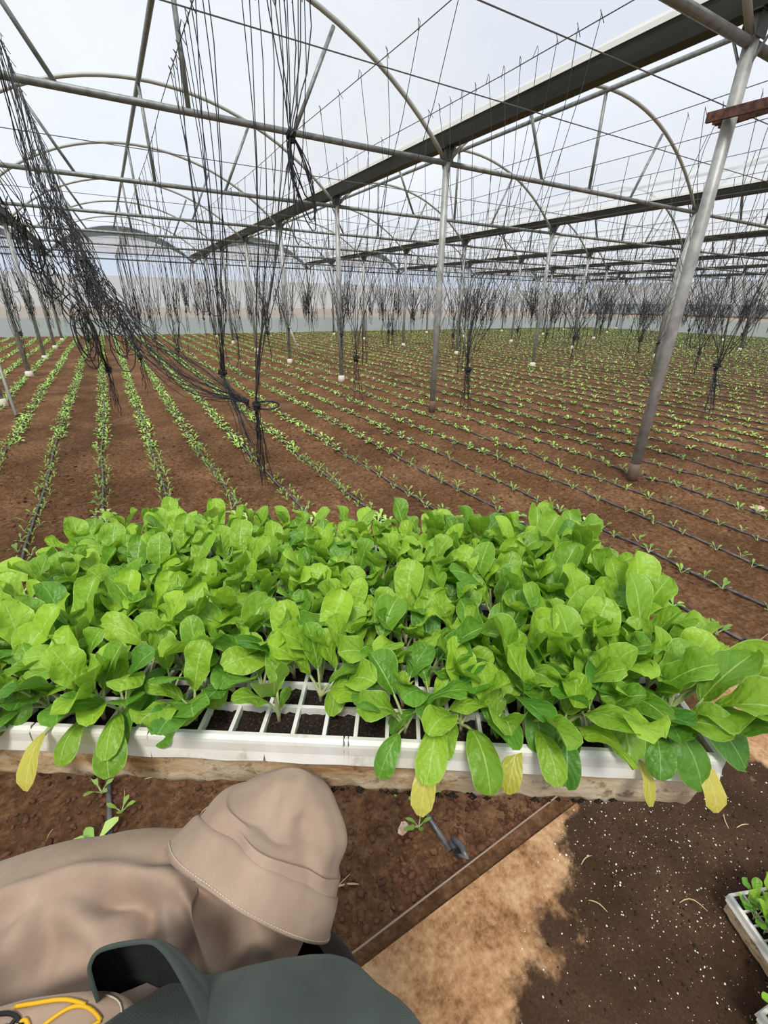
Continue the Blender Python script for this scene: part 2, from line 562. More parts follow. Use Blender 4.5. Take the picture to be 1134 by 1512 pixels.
for b in range(7):
    cx = (GX[b]+GX[b+1])/2
    # gable: dark arch strip with a pale film tympanum under it
    us = np.linspace(-HALF, HALF, 31)
    V, F = [], []
    for u in us:
        z = arch(u)
        k = .30*(1-(abs(u)/HALF)**2)+.05
        V += [(cx+u, BY1-.02, z+.02), (cx+u, BY1-.02, max(z-k, ZT-.02)), (cx+u, BY1+.02, z+.02), (cx+u, BY1+.02, max(z-k, ZT-.02))]
    for i in range(30):
        a = i*4
        F += [(a, a+1, a+5, a+4), (a+2, a+6, a+7, a+3), (a+1, a+3, a+7, a+5), (a, a+4, a+6, a+2)]
    tag(mk('trim_%d' % (b+1), V, F, M_SHADE), 'dark curved strip under the far gable of the %s bay' % SIDE[b], kind='structure')
    V = [(cx+u, BY1+.05, max(arch(u)-.25*(1-(abs(u)/HALF)**2), ZT)) for u in us] + [(cx+u, BY1+.05, ZT+.0) for u in us]
    V = [(cx, BY1+.05, ZT+.25)] + [(cx+u, BY1+.05, max(ZT+.02, arch(u)-.30)) for u in np.linspace(-HALF*.72, HALF*.72, 21)]
    F = [(0, i, i+1) for i in range(1, 21)]
    tag(mk('wall_back', V, F, M_GABLE), 'pale film panel in the far gable of the %s bay' % SIDE[b], kind='structure')

# gutters
def profile_gutter(parent):
    th = .012
    pr = [(-.125, .190), (-.112, .190), (-.092, .172), (-.058, .062), (.058, .062), (.092, .172), (.112, .190), (.125, .190),
          (.112, .181), (.102, .165), (.066, .05), (-.066, .05), (-.102, .165), (-.112, .181)]
    V = [(x, y, z) for y in (-4.6, BY1) for x, z in pr]
    n = len(pr)
    F = [(i, (i+1) % n, n+(i+1) % n, n+i) for i in range(n)]
    # split along the length for the joints between gutter lengths
    mk('channel', V, F, M_GUT, parent)
    for y in GY:
        MB().box((0, y, .048), (.145, .07, .012)).box((0, y, .183), (.21, .07, .012)).build('joint_plate', M_GUT, parent)
    for s in (-1, 1):
        V = []
        for y in np.linspace(-4.6, BY1, 60):
            k = .012*math.sin(y*5+s)
            V += [(s*.118, y, .193), (s*(.135+k), y, .209+k), (s*.160, y, .230+k*.5)]
        F = []
        for i in range(59):
            a = i*3
            F += [(a, a+1, a+4, a+3), (a+1, a+2, a+5, a+4)]
        mk('film_lap', V, F, M_LAP, parent, smooth=True)
GNAME = ['along the left wall', 'at the left edge of the view', 'over the nearest row of tall posts', 'second to the right of the near one', 'third to the right of the near one',
         'fourth to the right of the near one', 'fifth to the right of the near one', 'along the right wall']
g0 = None
for i, x in enumerate(GX):
    g = empty('gutter_beam', (x, 0, ZT+.125), 0, 'grey steel gutter beam running lengthwise, %s' % GNAME[i], 'gutter', 'gutter beams')
    if g0 is None:
        profile_gutter(g)
        g0 = g
    else:
        for ch in list(g0.children):
            c = ch.copy()
            C.objects.link(c)
            c.parent = g

# posts
def make_post(label, x, y, foot, first={}):
    o = empty('greenhouse_post', (x, y, 0), 0, label, 'post', 'greenhouse posts')
    if foot not in first:
        MB().tube([(0, 0, -.05), (0, 0, 1.5), (0, 0, ZT+.173)], .046, 14).build('shaft', M_POST, o, True)
        if foot:
            MB().tube([(0, 0, -.05), (0, 0, .09), (0, 0, .11)], [.082, .072, .050], 8).build('footing', M_CONC, o, True)
        else:
            MB().tube([(0, 0, -.04), (0, 0, .10), (0, 0, .17)], [.0485, .048, .0465], 14).build('rusty_foot', M_RUST2, o, True)
        b = MB()
        b.box((0, 0, ZT+.166), (.17, .12, .010))
        b.box((0, .050, ZT+.10), (.12, .006, .13)).box((0, -.050, ZT+.10), (.12, .006, .13))
        b.build('bracket', M_GUT, o)
        b = MB()
        for s in (-1, 1):
            b.tube([(0, s*.04, ZT-.08), (0, s*.17, ZT+.165)], .010, 6)
        b.build('knee_brace', M_STEEL, o)
        first[foot] = o
    else:
        for ch in first[foot].children:
            c = ch.copy()
            C.objects.link(c)
            c.parent = o
    return o
PX = ['along the left wall', 'of the leftmost line in view', 'of the line under the big near gutter', 'of the second line to the right', 'of the third line to the right',
      'of the fourth line to the right', 'of the fifth line to the right', 'along the right wall']
for i, x in enumerate(GX):
    for j, y in enumerate(GY):
        if y < 1:
            continue
        make_post('galvanised steel post, %s from the path, %s' % (ordn(j-1), PX[i]), x, y, y > 8)

# trusses: hoop, tie, king post and struts move as one frame
T0 = None
BN = ['leftmost', 'near left', 'second', 'third', 'fourth', 'fifth', 'rightmost']
for b in range(7):
    cx = (GX[b]+GX[b+1])/2
    for j, y in enumerate(GY):
        if y < -2:
            continue
        t = empty('roof_truss', (cx, y, 0), 0, 'steel hoop truss, %s from the path, under the %s roof bay' % (ordn(j), BN[b]), 'truss', 'roof trusses')
        if T0 is None:
            T0 = t
            us = np.linspace(-HALF+.02, HALF-.02, 29)
            MB().tube([(u, 0, arch(u)) for u in us], .026, 8).build('hoop', M_HOOP, t, True)
            MB().tube([(-HALF, 0, ZT+.02), (0, 0, ZT+.02), (HALF, 0, ZT+.02)], .032, 8).build('tie_pipe', M_STEEL, t, True)
            MB().tube([(-.15, 0, ZT+.02), (-.15, 0, arch(.15))], .024, 8).build('king_post', M_STEEL, t, True)
            for s in (-1, 1):
                MB().tube([(s*1.05-.15, 0, ZT+.02), (s*1.55-.15, 0, arch(1.55))], .021, 8).build('strut', M_STEEL, t, True)
        else:
            for ch in T0.children:
                c = ch.copy()
                C.objects.link(c)
                c.parent = t
    o = MB().tube([(cx-.15, -4.6, arch(0)-.03), (cx-.15, 8, arch(0)-.03), (cx-.15, BY1, arch(0)-.03)], .034, 8).build('ridge_pipe', M_STEEL, smooth=True)
    tag(o, 'steel ridge pipe running lengthwise under the top of the %s roof bay' % BN[b], 'pipe', 'ridge pipes')

# thin cross cables half way between the trusses
for j, y in enumerate(GY[:-1]):
    if y < -2:
        continue
    ym = y+1.69 if j != 1 else 2.95
    mbw = MB().tube([(BX0, ym, ZT+.055), (13, ym, ZT+.05), (BX1, ym, ZT+.055)], .005, 5)
    tag(mbw.build('cross_cable', M_WIRE), 'thin cable crossing all bays overhead, %s from the path' % ordn(j), 'cable', 'cross cables')

# rusty bars clamped on the nearest right-hand post
px, py = GX[2], GY[2]
for s, nm in ((-1, 'upper'), (1, 'lower')):
    b = MB()
    M = Matrix.Rotation(math.radians(-8*s), 3, 'Z')
    b.box((px+s*.055-.03*s, py-.38, 2.80-.0*s), (.03, 1.0, .06), M)
    b.box((px+s*.03-.01*s, py+.08, 2.80), (.02, .05, .06))
    tag(b.build('rusty_bar', M_RUST), 'rusty angle bar clamped high on the nearest right-hand post, its %s one' % nm, 'bar', 'rusty bars')

# pale leaning bars near feet of far posts
for k, (a, b_, lab) in enumerate([((GX[2]+.35, GY[5]-.1, .02), (GX[2]+.05, GY[5], .95), 'pale bar leaning on a post of the line under the big gutter'),
                            ((GX[3]+.5, GY[5]-.2, .02), (GX[3]+.04, GY[5], 1.0), 'pale bar leaning on a post of the second line to the right'),
                            ((GX[1]+.28, GY[4]-.9, .0), (GX[1]+.06, GY[4]+.4, 1.6), 'thin pale stake leaning among the leftmost posts')]):
    tag(MB().tube([a, b_], .022, 8).build('leaning_bar', M_HOOP, smooth=True), lab, 'bar', 'leaning bars')

# ------------------------------------------------------------------ drip tubes
rows = []
k = -14
while ROW0 + k*ROWD < BX1 - .2:
    x = ROW0 + k*ROWD
    if x > BX0+.2:
        rows.append((k, x))
    k += 1
def rowlab(k):
    if k == 0:
        return 'that runs straight away from the tray'
    return '%s to the %s of the one straight ahead' % (ordn(abs(k)), 'left' if k < 0 else 'right')
def tube_x(k, x, y):
    return x + .012*math.sin(y*.9+k*2.3) + .006*math.sin(y*3.1+k)
for k, x in rows:
    ys_ = np.concatenate([np.arange(.56, 6, .18), np.arange(6, BY1-.1, .7)]) if -3 < x < 9 else np.arange(.56, BY1-.1, .8)
    pts = [(tube_x(k, x, y), y, float(height(tube_x(k, x, y), y))+.012) for y in ys_]
    o = empty('drip_tube', (x, .56, 0), 0, 'black drip tube, %s' % rowlab(k), 'tube', 'drip tubes between the seedling rows')
    pts = [(a-x, b-.56, c_) for a, b, c_ in pts]
    MB().tube(pts, .0085, 7 if abs(x) < 6 else 4).build('hose', M_TUBE, o, True)
    if -1.5 < x < 5:
        e = MB().tube([(.0, .02, pts[0][2]), (.004, -.03, pts[0][2]+.004), (.010, -.045, pts[0][2]+.018), (.014, -.02, pts[0][2]+.024), (.008, .015, pts[0][2]+.020)], .0095, 7)
        e.build('folded_end', M_TUBE, o, True)
        MB().tube([(.0, -.022, pts[0][2]+.006), (.006, -.012, pts[0][2]+.010)], .016, 8).build('end_ring', M_BLACK, o, True)

# ------------------------------------------------------------------ leaves
def leaf_geo(blade, half, pet, e0, e1, fold, cup, wav, fr, ph, nu=6, nv=11, twist=0.0, npet=5, lob=0.0, tipb=0.0):
    """returns verts, faces, uv, material index; starts at the origin, grows along +Y, faces +Z"""
    V, F, UV, MI = [], [], [], []
    tot = pet+blade
    ns = 40
    pos = [Vector((0, 0, 0))]
    ang = []
    for i in range(ns+1):
        t = i/ns
        tt = t*t*(3-2*t)
        a = math.radians(e0+(e1-e0)*tt + tipb*max(0, (t-.75)/.25)**1.3)
        ang.append(a)
        if i:
            pos.append(pos[-1] + Vector((0, math.cos(a), math.sin(a)))*(tot/ns))
    def at(s):
        x = min(max(s/tot, 0), 1)*ns
        i = min(int(x), ns-1)
        f = x-i
        p = pos[i].lerp(pos[i+1], f)
        a = ang[i]+(ang[i+1]-ang[i])*f
        return p, Vector((0, -math.sin(a), math.cos(a)))
    # petiole: gutter-shaped tube
    n = 5
    for i in range(npet+1):
        p, nn = at(pet*1.12*i/npet)
        r = .0017 - .0006*i/npet
        for q in range(n):
            a = 2*math.pi*q/n
            V.append(p + Vector((1, 0, 0))*(r*1.15*math.cos(a)) + nn*(r*math.sin(a)) - nn*.0006)
            UV.append((.5, .05))
    for i in range(npet):
        for q in range(n):
            F.append((i*n+q, i*n+(q+1) % n, (i+1)*n+(q+1) % n, (i+1)*n+q))
            MI.append(1)
    b = len(V)
    for j in range(nv+1):
        v = j/nv
        wv = (v**.80)*((1-v)**.38)/.600 if 0 < v < 1 else 0
        wv = wv + .05*(1-v)
        if v == 1:
            wv = .22
        p, nn = at(pet + blade*v)
        for i in range(nu+1):
            u = -1+2*i/nu
            wd = half*wv*(1+lob*math.sin(5*v+ph+u))
            x = u*wd*math.cos(fold*.6)
            h = abs(u)*wd*math.sin(fold) + cup*u*u*wd + wav*half*math.sin(fr*v*6.28+ph+(1.7 if u > 0 else 0))*abs(u)**1.6*min(1, 3*v)
            h += .06*half*math.sin(v*17+u*3+ph)*(1-abs(u))*abs(u)*4*.5
            tw = twist*v
            xx = x*math.cos(tw)-h*math.sin(tw)
            hh = x*math.sin(tw)+h*math.cos(tw)
            V.append(p + Vector((1, 0, 0))*xx + nn*hh)
            UV.append((.5+.5*u, v))
    w_ = nu+1
    for j in range(nv):
        for i in range(nu):
            F.append((b+j*w_+i, b+j*w_+i+1, b+(j+1)*w_+i+1, b+(j+1)*w_+i))
            MI.append(0)
    return V, F, UV, MI

def leaf_mesh(m, **kw):
    V, F, UV, MI = leaf_geo(**kw)
    o = mk('leaf', V, F, m, None, True, UV, [M_STALK], MI)
    me = o.data
    bpy.data.objects.remove(o)
    return me

LEAF = {'up': [], 'spread': [], 'droop': [], 'small': [], 'dark': [], 'yellow': []}
def rnd(a, b):
    return R.uniform(a, b)
for i in range(10):
    LEAF['up'].append(leaf_mesh(M_LEAF, blade=rnd(.046, .060), half=rnd(.0155, .020), pet=rnd(.024, .034), e0=rnd(72, 88), e1=rnd(38, 66), fold=rnd(.05, .35),
                                cup=rnd(-.1, .3), wav=rnd(.12, .30), fr=rnd(.9, 2.0), ph=rnd(0, 6), twist=rnd(-.5, .5), lob=rnd(0, .08), tipb=rnd(-25, 5)))
for i in range(12):
    LEAF['spread'].append(leaf_mesh(M_LEAF, blade=rnd(.044, .058), half=rnd(.0155, .020), pet=rnd(.024, .034), e0=rnd(62, 78), e1=rnd(8, 34), fold=rnd(.0, .3),
                                    cup=rnd(-.35, .45), wav=rnd(.12, .32), fr=rnd(.9, 2.1), ph=rnd(0, 6), twist=rnd(-.5, .5), lob=rnd(0, .09), tipb=rnd(-45, 0)))
for i in range(8):
    LEAF['droop'].append(leaf_mesh(M_LEAFD if i % 2 else M_LEAF, blade=rnd(.044, .056), half=rnd(.0145, .019), pet=rnd(.020, .028), e0=rnd(40, 62), e1=rnd(-75, -38), fold=rnd(.05, .4),
                                   cup=rnd(-.4, .1), wav=rnd(.08, .2), fr=rnd(.8, 1.6), ph=rnd(0, 6), twist=rnd(-.4, .4), lob=rnd(0, .08)))
for i in range(6):
    LEAF['small'].append(leaf_mesh(M_LEAF, blade=rnd(.026, .036), half=rnd(.008, .011), pet=rnd(.010, .020), e0=rnd(55, 80), e1=rnd(5, 55), fold=rnd(.1, .5),
                                   cup=rnd(-.1, .3), wav=rnd(.05, .2), fr=rnd(1, 2), ph=rnd(0, 6), nu=4, nv=7))
for i in range(8):
    LEAF['dark'].append(leaf_mesh(M_LEAFD, blade=rnd(.044, .058), half=rnd(.0155, .020), pet=rnd(.022, .032), e0=rnd(60, 80), e1=rnd(5, 45), fold=rnd(.0, .3),
                                  cup=rnd(-.2, .25), wav=rnd(.06, .2), fr=rnd(.8, 1.7), ph=rnd(0, 6), twist=rnd(-.4, .4), lob=rnd(0, .08), tipb=rnd(-35, 0)))
for i in range(5):
    LEAF['yellow'].append(leaf_mesh(M_YELL, blade=rnd(.026, .034), half=rnd(.0055, .0075), pet=rnd(.012, .020), e0=rnd(15, 35), e1=rnd(-80, -50), fold=rnd(.0, .3),
                                    cup=rnd(-.2, .2), wav=rnd(.02, .12), fr=rnd(1, 2), ph=rnd(0, 6), nu=4, nv=7))
STEM_ME = []
for i in range(3):
    o = MB().tube([(0, 0, -.004), (rnd(-.001, .001), rnd(-.001, .001), .006), (rnd(-.002, .002), 0, .014)], [.0022, .0020, .0024], 6).build('stem', M_STEM, None, True)
    STEM_ME.append(o.data)
    bpy.data.objects.remove(o)

def add_leaf(plant, kind, az, sc_=1.0, tilt=0.0, z=.008):
    o = bpy.data.objects.new('leaf', R.choice(LEAF[kind]))
    o.parent = plant
    o.location = (0, 0, z)
    o.rotation_euler = (tilt, rnd(-.15, .15), az)
    o.scale = (sc_, sc_, sc_)
    C.objects.link(o)
    if kind == 'yellow':
        o['label'] = 'yellowing lower leaf'
    return o

# ------------------------------------------------------------------ the held tray
PITCHC = .030
NC, NRW = 26, 12
TE = (0.845, -0.534)
tray_ang = math.atan2(-.534, .845)
TB = Vector((.405, .071, 1.18))
LEN, DEP = NC*PITCHC+.016, NRW*PITCHC+.016
TO = Vector((TB.x-TE[0]*LEN, TB.y-TE[1]*LEN, 1.18))      # front left corner, on the rim
def rim_pieces(parent, length, depth, splits, drop=.026, out=.004):
    """rim: a sloping strip of plastic with rounded top lip, cut into pieces where it is cracked"""
    def run(a, b, p0, dirx, nrm, jag):
        n = max(2, int((b-a)/.03))
        V = []
        prof = [(.0055, -.0005), (.0015, .0), (-.0022, -.0022), (-.0030, -.0055), (-.0034, -.016), (-.0060, -drop), (-.0015, -drop), (.0005, -.016), (.0035, -.006), (.0055, -.006)]
        for i in range(n+1):
            s = a+(b-a)*i/n
            for o_, z in prof:
                ss = s
                if i == 0 and jag: ss += .0010*math.sin(z*900+a*50)
                if i == n and jag: ss += .0010*math.sin(z*1100+b*70)
                q = p0+dirx*ss-nrm*(-o_)
                zz = z + (.0012*math.sin(s*90) if z <= -drop+.001 else 0)
                V.append((q.x, q.y, zz))
        k = len(prof)
        F = [(i*k+j, i*k+(j+1) % k, (i+1)*k+(j+1) % k, (i+1)*k+j) for i in range(n) for j in range(k)]
        F += [tuple(range(k-1, -1, -1)), tuple(n*k+j for j in range(k))]
        mk('rim_panel', V, F, M_RIM, parent)
    X, Y = Vector((1, 0, 0)), Vector((0, 1, 0))
    cuts = [0]+splits+[length]
    for a, b in zip(cuts[:-1], cuts[1:]):
        run(a+.0005, b-.0005, Vector((0, 0, 0)), X, Y, True)
    run(0, length, Vector((length, depth, 0)), -X, -Y, False)
    run(0, depth, Vector((length, 0, 0)), Y, -X, False)
    run(0, depth, Vector((0, depth, 0)), -Y, X, False)

def foam_base(parent, length, depth, z0, z1, res=.012):
    V, F = [], []
    per = []
    r = .010
    def side(p, q):
        n = max(2, int(math.dist(p, q)/res))
        return [(p[0]+(q[0]-p[0])*i/n, p[1]+(q[1]-p[1])*i/n) for i in range(n)]
    c = [(.003, .003), (length-.003, .003), (length-.003, depth-.003), (.003, depth-.003)]
    for i in range(4):
        per += side(c[i], c[(i+1) % 4])
    n = len(per)
    prof = [(0, z1), (0, z1-.006), (.0005, z1-.02), (.001, z0+.012), (.004, z0+.004), (.010, z0)]
    cx, cy = length/2, depth/2
    for ins, z in prof:
        for i, (x, y) in enumerate(per):
            nx = 0 if .004 < x < length-.004 else (1 if x < cx else -1)
            ny = 0 if .004 < y < depth-.004 else (1 if y < cy else -1)
            k = ins + .0018*math.sin(x*60+y*41)*math.sin(z*300) + (.0022*math.sin(x*150)*math.sin(x*37+y*80) if z < z0+.013 else 0)
            V.append((x+nx*k, y+ny*k, z + (.0016*math.sin(x*83+1) if z < z0+.006 else 0)))
    m = len(prof)
    for j in range(m-1):
        for i in range(n):
            F.append((j*n+i, (j+1)*n+i, (j+1)*n+(i+1) % n, j*n+(i+1) % n))
    F.append(tuple((m-1)*n+i for i in range(n-1, -1, -1)))
    F.append(tuple(range(n)))
    o = mk('foam_base', V, F, M_FOAM, parent, True)
    return o

SOILZ = -.010
def make_tray(loc, rz, label, splits, nc, nr, planted, foamtop=-.022, bottom=-.084, group=None, plugs=True):
    t = empty('seedling_tray', loc, rz, label, 'tray', group)
    ln, dp = nc*PITCHC+.016, nr*PITCHC+.016
    rim_pieces(t, ln, dp, splits)
    foam_base(t, ln, dp, bottom, foamtop)
    for i in range(1, nc):
        MB().box((.008+i*PITCHC, dp/2, -.011), (.0036, dp-.006, .019)).build('divider', M_RIM, t)
    for j in range(1, nr):
        MB().box((ln/2, .008+j*PITCHC, -.0112), (ln-.006, .0036, .0192)).build('divider', M_RIM, t)
    pm = None
    for i in range(nc):
        for j in range(nr):
            if plugs and j > 2 and i < nc-2:
                continue
            if pm is None:
                V, F = [], []
                g = 7
                for a in range(g):
                    for b in range(g):
                        x, y = (a/(g-1)-.5)*.027, (b/(g-1)-.5)*.027
                        V.append((x, y, .0025*math.sin(a*1.9+b*2.7)*math.sin(b*1.3+2*a)))
                for a in range(g-1):
                    for b in range(g-1):
                        F.append((a*g+b, (a+1)*g+b, (a+1)*g+b+1, a*g+b+1))
                o = mk('soil_plug', V, F, M_POT, t, True)
                pm = o.data
            else:
                o = bpy.data.objects.new('soil_plug', pm)
                C.objects.link(o)
                o.parent = t
            o.location = (.008+(i+.5)*PITCHC, .008+(j+.5)*PITCHC, SOILZ)
            o.rotation_euler = (0, 0, R.choice((0, 1.5708, 3.1416, 4.712)))
    if plugs:
        X, Y = np.meshgrid(np.linspace(.008, .008+(nc-2)*PITCHC, 90), np.linspace(.008+3*PITCHC, dp-.008, 40))
        Z = SOILZ + (vnoise(X*150, Y*150)-.5)*.006
        V = np.stack([X, Y, Z], -1).reshape(-1, 3)
        I = np.arange(90*40).reshape(40, 90)
        F = np.stack([I[:-1, :-1], I[:-1, 1:], I[1:, 1:], I[1:, :-1]], -1).reshape(-1, 4)
        o = mk_np('potting_soil', V, F, M_POT, t, True)
        o['kind'] = 'stuff'
    return t

tray = make_tray(TO, tray_ang, 'long white seedling tray on stained foam base held up by the arm', [.148, .262, .372, .448, .452, .66], NC, NRW, True)
# crumbs of potting soil on its front face and ledge
V, F = [], []
for k in range(130):
    x = R.choice([rnd(.40, .47), rnd(.48, .60), rnd(.52, .56), rnd(.05, .78), rnd(.60, .72)])
    low = R.random() < .55
    z = rnd(-.066, -.058) if low else rnd(-.030, -.0255)
    s = rnd(.0008, .0026) if not low else rnd(.0010, .0050)
    c0 = Vector((x, .0030-(.0005 if low else .0042), z-(.014 if low else 0)))
    b = len(V)
    for d in ((1, 0, 0), (-1, 0, 0), (0, .6, 0), (0, -.6, 0), (0, 0, .8), (0, 0, -.8)):
        V.append(c0+Vector(d)*s*rnd(.6, 1.4))
    F += [tuple(b+i for i in q) for q in ((0, 2, 4), (2, 1, 4), (1, 3, 4), (3, 0, 4), (2, 0, 5), (1, 2, 5), (3, 1, 5), (0, 3, 5))]
o = mk('soil_crumbs', V, F, M_POT, tray)
o['kind'] = 'stuff'

TM = Matrix.Translation(TO) @ Matrix.Rotation(tray_ang, 4, 'Z')
# front row bare cells seen in the photograph, counted from the right end
EMPTY = {(10, 0), (11, 0), (12, 0), (15, 0), (14, 0), (17, 0), (13, 1), (20, 2), (5, 4), (11, 8), (18, 6), (22, 9), (10, 1), (2, 7), (25, 5), (24, 11), (25, 11), (25, 10)}
sizes = ['broad-leaved', 'upright', 'bushy', 'loose']
npl = 0
for j in range(NRW):
    for i in range(NC):
        fr_ = NC-i
        if (NC-1-i, j) in EMPTY:
            continue
        p = TM @ Vector((.008+(i+.5)*PITCHC+rnd(-.004, .004), .008+(j+.5)*PITCHC+rnd(-.004, .004), SOILZ))
        row = 'the front row' if j == 0 else ('the back row' if j == NRW-1 else 'the %s row from the front' % ordn(j+1))
        lab = 'seedling in held tray, %s, %s from right' % (row, ordn(fr_))
        pl = empty('chard_seedling', p, rnd(-.3, .3)+tray_ang, lab, 'seedling', 'chard seedlings in the held tray')
        o = bpy.data.objects.new('stem', R.choice(STEM_ME))
        o.parent = pl
        C.objects.link(o)
        big = .96 if fr_ > 7 else .96+.03*(8-fr_)
        if j >= 9:
            big *= .92
        a0 = rnd(0, 6.28)
        n = R.choice((3, 3, 4))
        # azimuth 0 grows towards the back of the tray, pi towards the viewer
        for q in range(n):
            az = a0 + q*2.399 + rnd(-.4, .4)
            u = R.random()
            kind = 'up' if (q == 0 or u < .40) else ('spread' if u < .82 else 'dark')
            toward = math.cos(az) < -.3
            if j <= 1 and toward and R.random() < .55:
                kind = R.choice(('droop', 'dark', 'spread'))
            if fr_ <= 2 and math.sin(az) < 0 and R.random() < .5:
                kind = 'spread'
            add_leaf(pl, kind, az, big*rnd(.74, 1.16), rnd(-.12, .12), rnd(.006, .014))
        if j <= 2 and R.random() < (.55 if 9 < fr_ < 16 else .9):
            add_leaf(pl, R.choice(('spread', 'dark', 'spread', 'droop')), math.pi+rnd(-.9, .9), big*rnd(.95, 1.15))
        if R.random() < .75:
            add_leaf(pl, 'small', rnd(0, 6.28), rnd(.7, 1.1))
        if j == 0 and fr_ in (1, 3, 6, 9, 13, 16, 21, 24):
            add_leaf(pl, 'yellow', math.pi+rnd(-.4, .4), rnd(1.4, 1.8), 0, .004)
        if j == 0 and fr_ in (2, 5, 8, 10, 19, 22, 20):
            add_leaf(pl, 'droop', math.pi+rnd(-.5, .5), rnd(.8, 1.0), 0, .008)
        if j == 0 and fr_ > 16 and R.random() < .8:
            add_leaf(pl, R.choice(('spread', 'droop', 'dark')), math.pi+rnd(-.8, .8), rnd(.95, 1.1))
        if fr_ == 1 and j in (1, 2, 3, 4):
            add_leaf(pl, 'spread', -1.57+rnd(-.5, .5), rnd(1.1, 1.25))
            add_leaf(pl, 'up', -1.2+rnd(-.5, .5), rnd(1.05, 1.2))
        npl += 1

# two trays standing on the path at the right
def path_tray(loc, rz, label, vis, what):
    t = make_tray(loc, rz, label, [], 14, 8, True, plugs=False)
    tm = Matrix.Translation(loc) @ Matrix.Rotation(rz, 4, 'Z')
    cnt = 0
    for i in range(14):
        for j in range(8):
            if not vis(i, j):
                continue
            p = tm @ Vector((.008+(i+.5)*PITCHC, .008+(j+.5)*PITCHC, SOILZ))
            pl = empty('tray_seedling', p, rnd(0, 6.28), 'young seedling in the %s, %s cell along, %s row in' % (what, ordn(i+1), ordn(j+1)), 'seedling', 'chard seedlings in the path trays')
            o = bpy.data.objects.new('stem', R.choice(STEM_ME))
            o.parent = pl
            C.objects.link(o)
            for q in range(R.choice((4, 5))):
                add_leaf(pl, R.choice(('up', 'spread', 'spread', 'small', 'dark')), q*2.399+rnd(-.4, .4), rnd(.72, .98))
            cnt += 1
    return t
path_tray((1.152, .064, PATH_Z+.085), math.radians(-112), 'white seedling tray standing on the dark soil of the path, corner in view', lambda i, j: i < 5 and j < 6, 'tray on the path')
path_tray((.965, -.085, PATH_Z+.085), math.radians(-100), 'seedling tray on the path at the lower right corner, mostly hidden by leaves', lambda i, j: i < 4 and j < 6, 'tray at the lower right corner')

# ------------------------------------------------------------------ seedlings in the beds
def small_plant(nl, r, lift, blades):
    V, F = [], []
    a0 = R.uniform(0, 6.28)
    for q in range(nl):
        a = a0+q*2.399
        ln = r*R.uniform(.65, 1.1)
        hw = ln*R.uniform(.17, .25)
        el = R.uniform(.35, 1.05)
        d = Vector((math.cos(a), math.sin(a), 0))
        s = Vector((-math.sin(a), math.cos(a), 0))
        up_ = Vector((0, 0, 1))
        p0 = Vector((0, 0, 0))
        p1 = d*(ln*.42*math.cos(el)) + up_*(ln*.42*math.sin(el))
        p2 = p1 + d*(ln*.32*math.cos(el-.25)) + up_*(ln*.32*math.sin(el-.25))
        p3 = p2 + d*(ln*.30*math.cos(el-.7)) + up_*(ln*.30*math.sin(el-.7))
        b = len(V)
        if blades:
            V += [p0-s*.0018, p0+s*.0018, p1-s*(hw*.45), p1-up_*.002, p1+s*(hw*.45), p2-s*hw+up_*.003, p2, p2+s*hw+up_*.003,
                  p3-s*(hw*.62), p3+d*(hw*.45), p3+s*(hw*.62)]
            F += [tuple(b+i for i in f) for f in ((0, 3, 2, 2), (0, 1, 3, 3), (1, 4, 3, 3), (2, 3, 6, 5), (3, 4, 7, 6), (5, 6, 9, 8), (6, 7, 10, 9))]
        else:
            V += [p0-s*.001, p0+s*.001, p2-s*hw, p2+s*hw, p3]
            F += [tuple(b+i for i in f) for f in ((0, 1, 3, 2), (2, 3, 4, 4))]
    F = [f if len(set(f)) == 4 else tuple(dict.fromkeys(f)) for f in F]
    return V, F
near_me = []
for i in range(10):
    V, F = [], []
    uv = []
    o = empty('tmp')
    bpy.data.objects.remove(o)
    VV, FF, UU, MM = [], [], [], []
    a0 = rnd(0, 6.28)
    for q in range(R.choice((4, 5, 6))):
        v_, f_, u_, m_ = leaf_geo(blade=rnd(.024, .036), half=rnd(.0065, .0095), pet=rnd(.015, .026), e0=rnd(45, 80), e1=rnd(5, 40), fold=rnd(.05, .4), cup=rnd(-.1, .3),
                                  wav=rnd(.05, .2), fr=rnd(1, 2), ph=rnd(0, 6), nu=2, nv=4, npet=2)
        a = a0+q*2.399+rnd(-.3, .3)
        mrot = Matrix.Rotation(a, 3, 'Z')
        b = len(VV)
        VV += [mrot @ x for x in v_]
        FF += [tuple(b+k for k in f) for f in f_]
        UU += u_
        MM += m_
    o = mk('seedling', VV, FF, M_FIELD, None, True, UU, [M_STALK], MM)
    near_me.append(o.data)
    bpy.data.objects.remove(o)

def cam_uv(p):
    q = Vector(p)-Vector((0, 0, CAM_H))
    z = q.dot(fw)
    return q.dot(r2)/max(z, 1e-3), q.dot(u2)/max(z, 1e-3), z
cands = []
for k, x in rows:
    y = .62+rnd(0, .08)
    side = 1
    cnt = 0
    while y < BY1-.25:
        side = -side
        px_ = tube_x(k, x, y)+side*rnd(.018, .055)
        cnt += 1
        if R.random() > .06:
            cands.append((k, cnt, px_, y))
        y += rnd(.060, .105) if k < 5 else rnd(.09, .155)
vis = []
for c_ in cands:
    k, cnt, x, y = c_
    a, b, z = cam_uv((x, y, .02))
    hidden = z < 1.75 and b < -.05 and False
    inview = z > .3 and abs(a) < .90 and -1.0 < b < 1.2
    # hidden under the held tray, its plants and the arm
    py_, px_ = 756-b*647, 567+a*647
    if inview and 760 < py_ < 1150 and (px_ < 1080 and py_ > 760+max(0, (px_-850))*.9 and py_ > 760 + max(0, (150-px_))*.8):
        continue
    if inview and py_ > 1240 and px_ < 470:
        continue
    if inview:
        vis.append((z, c_))
vis.sort(key=lambda t: t[0])
near = {(c_[0], c_[1]) for z, c_ in vis[:298]}
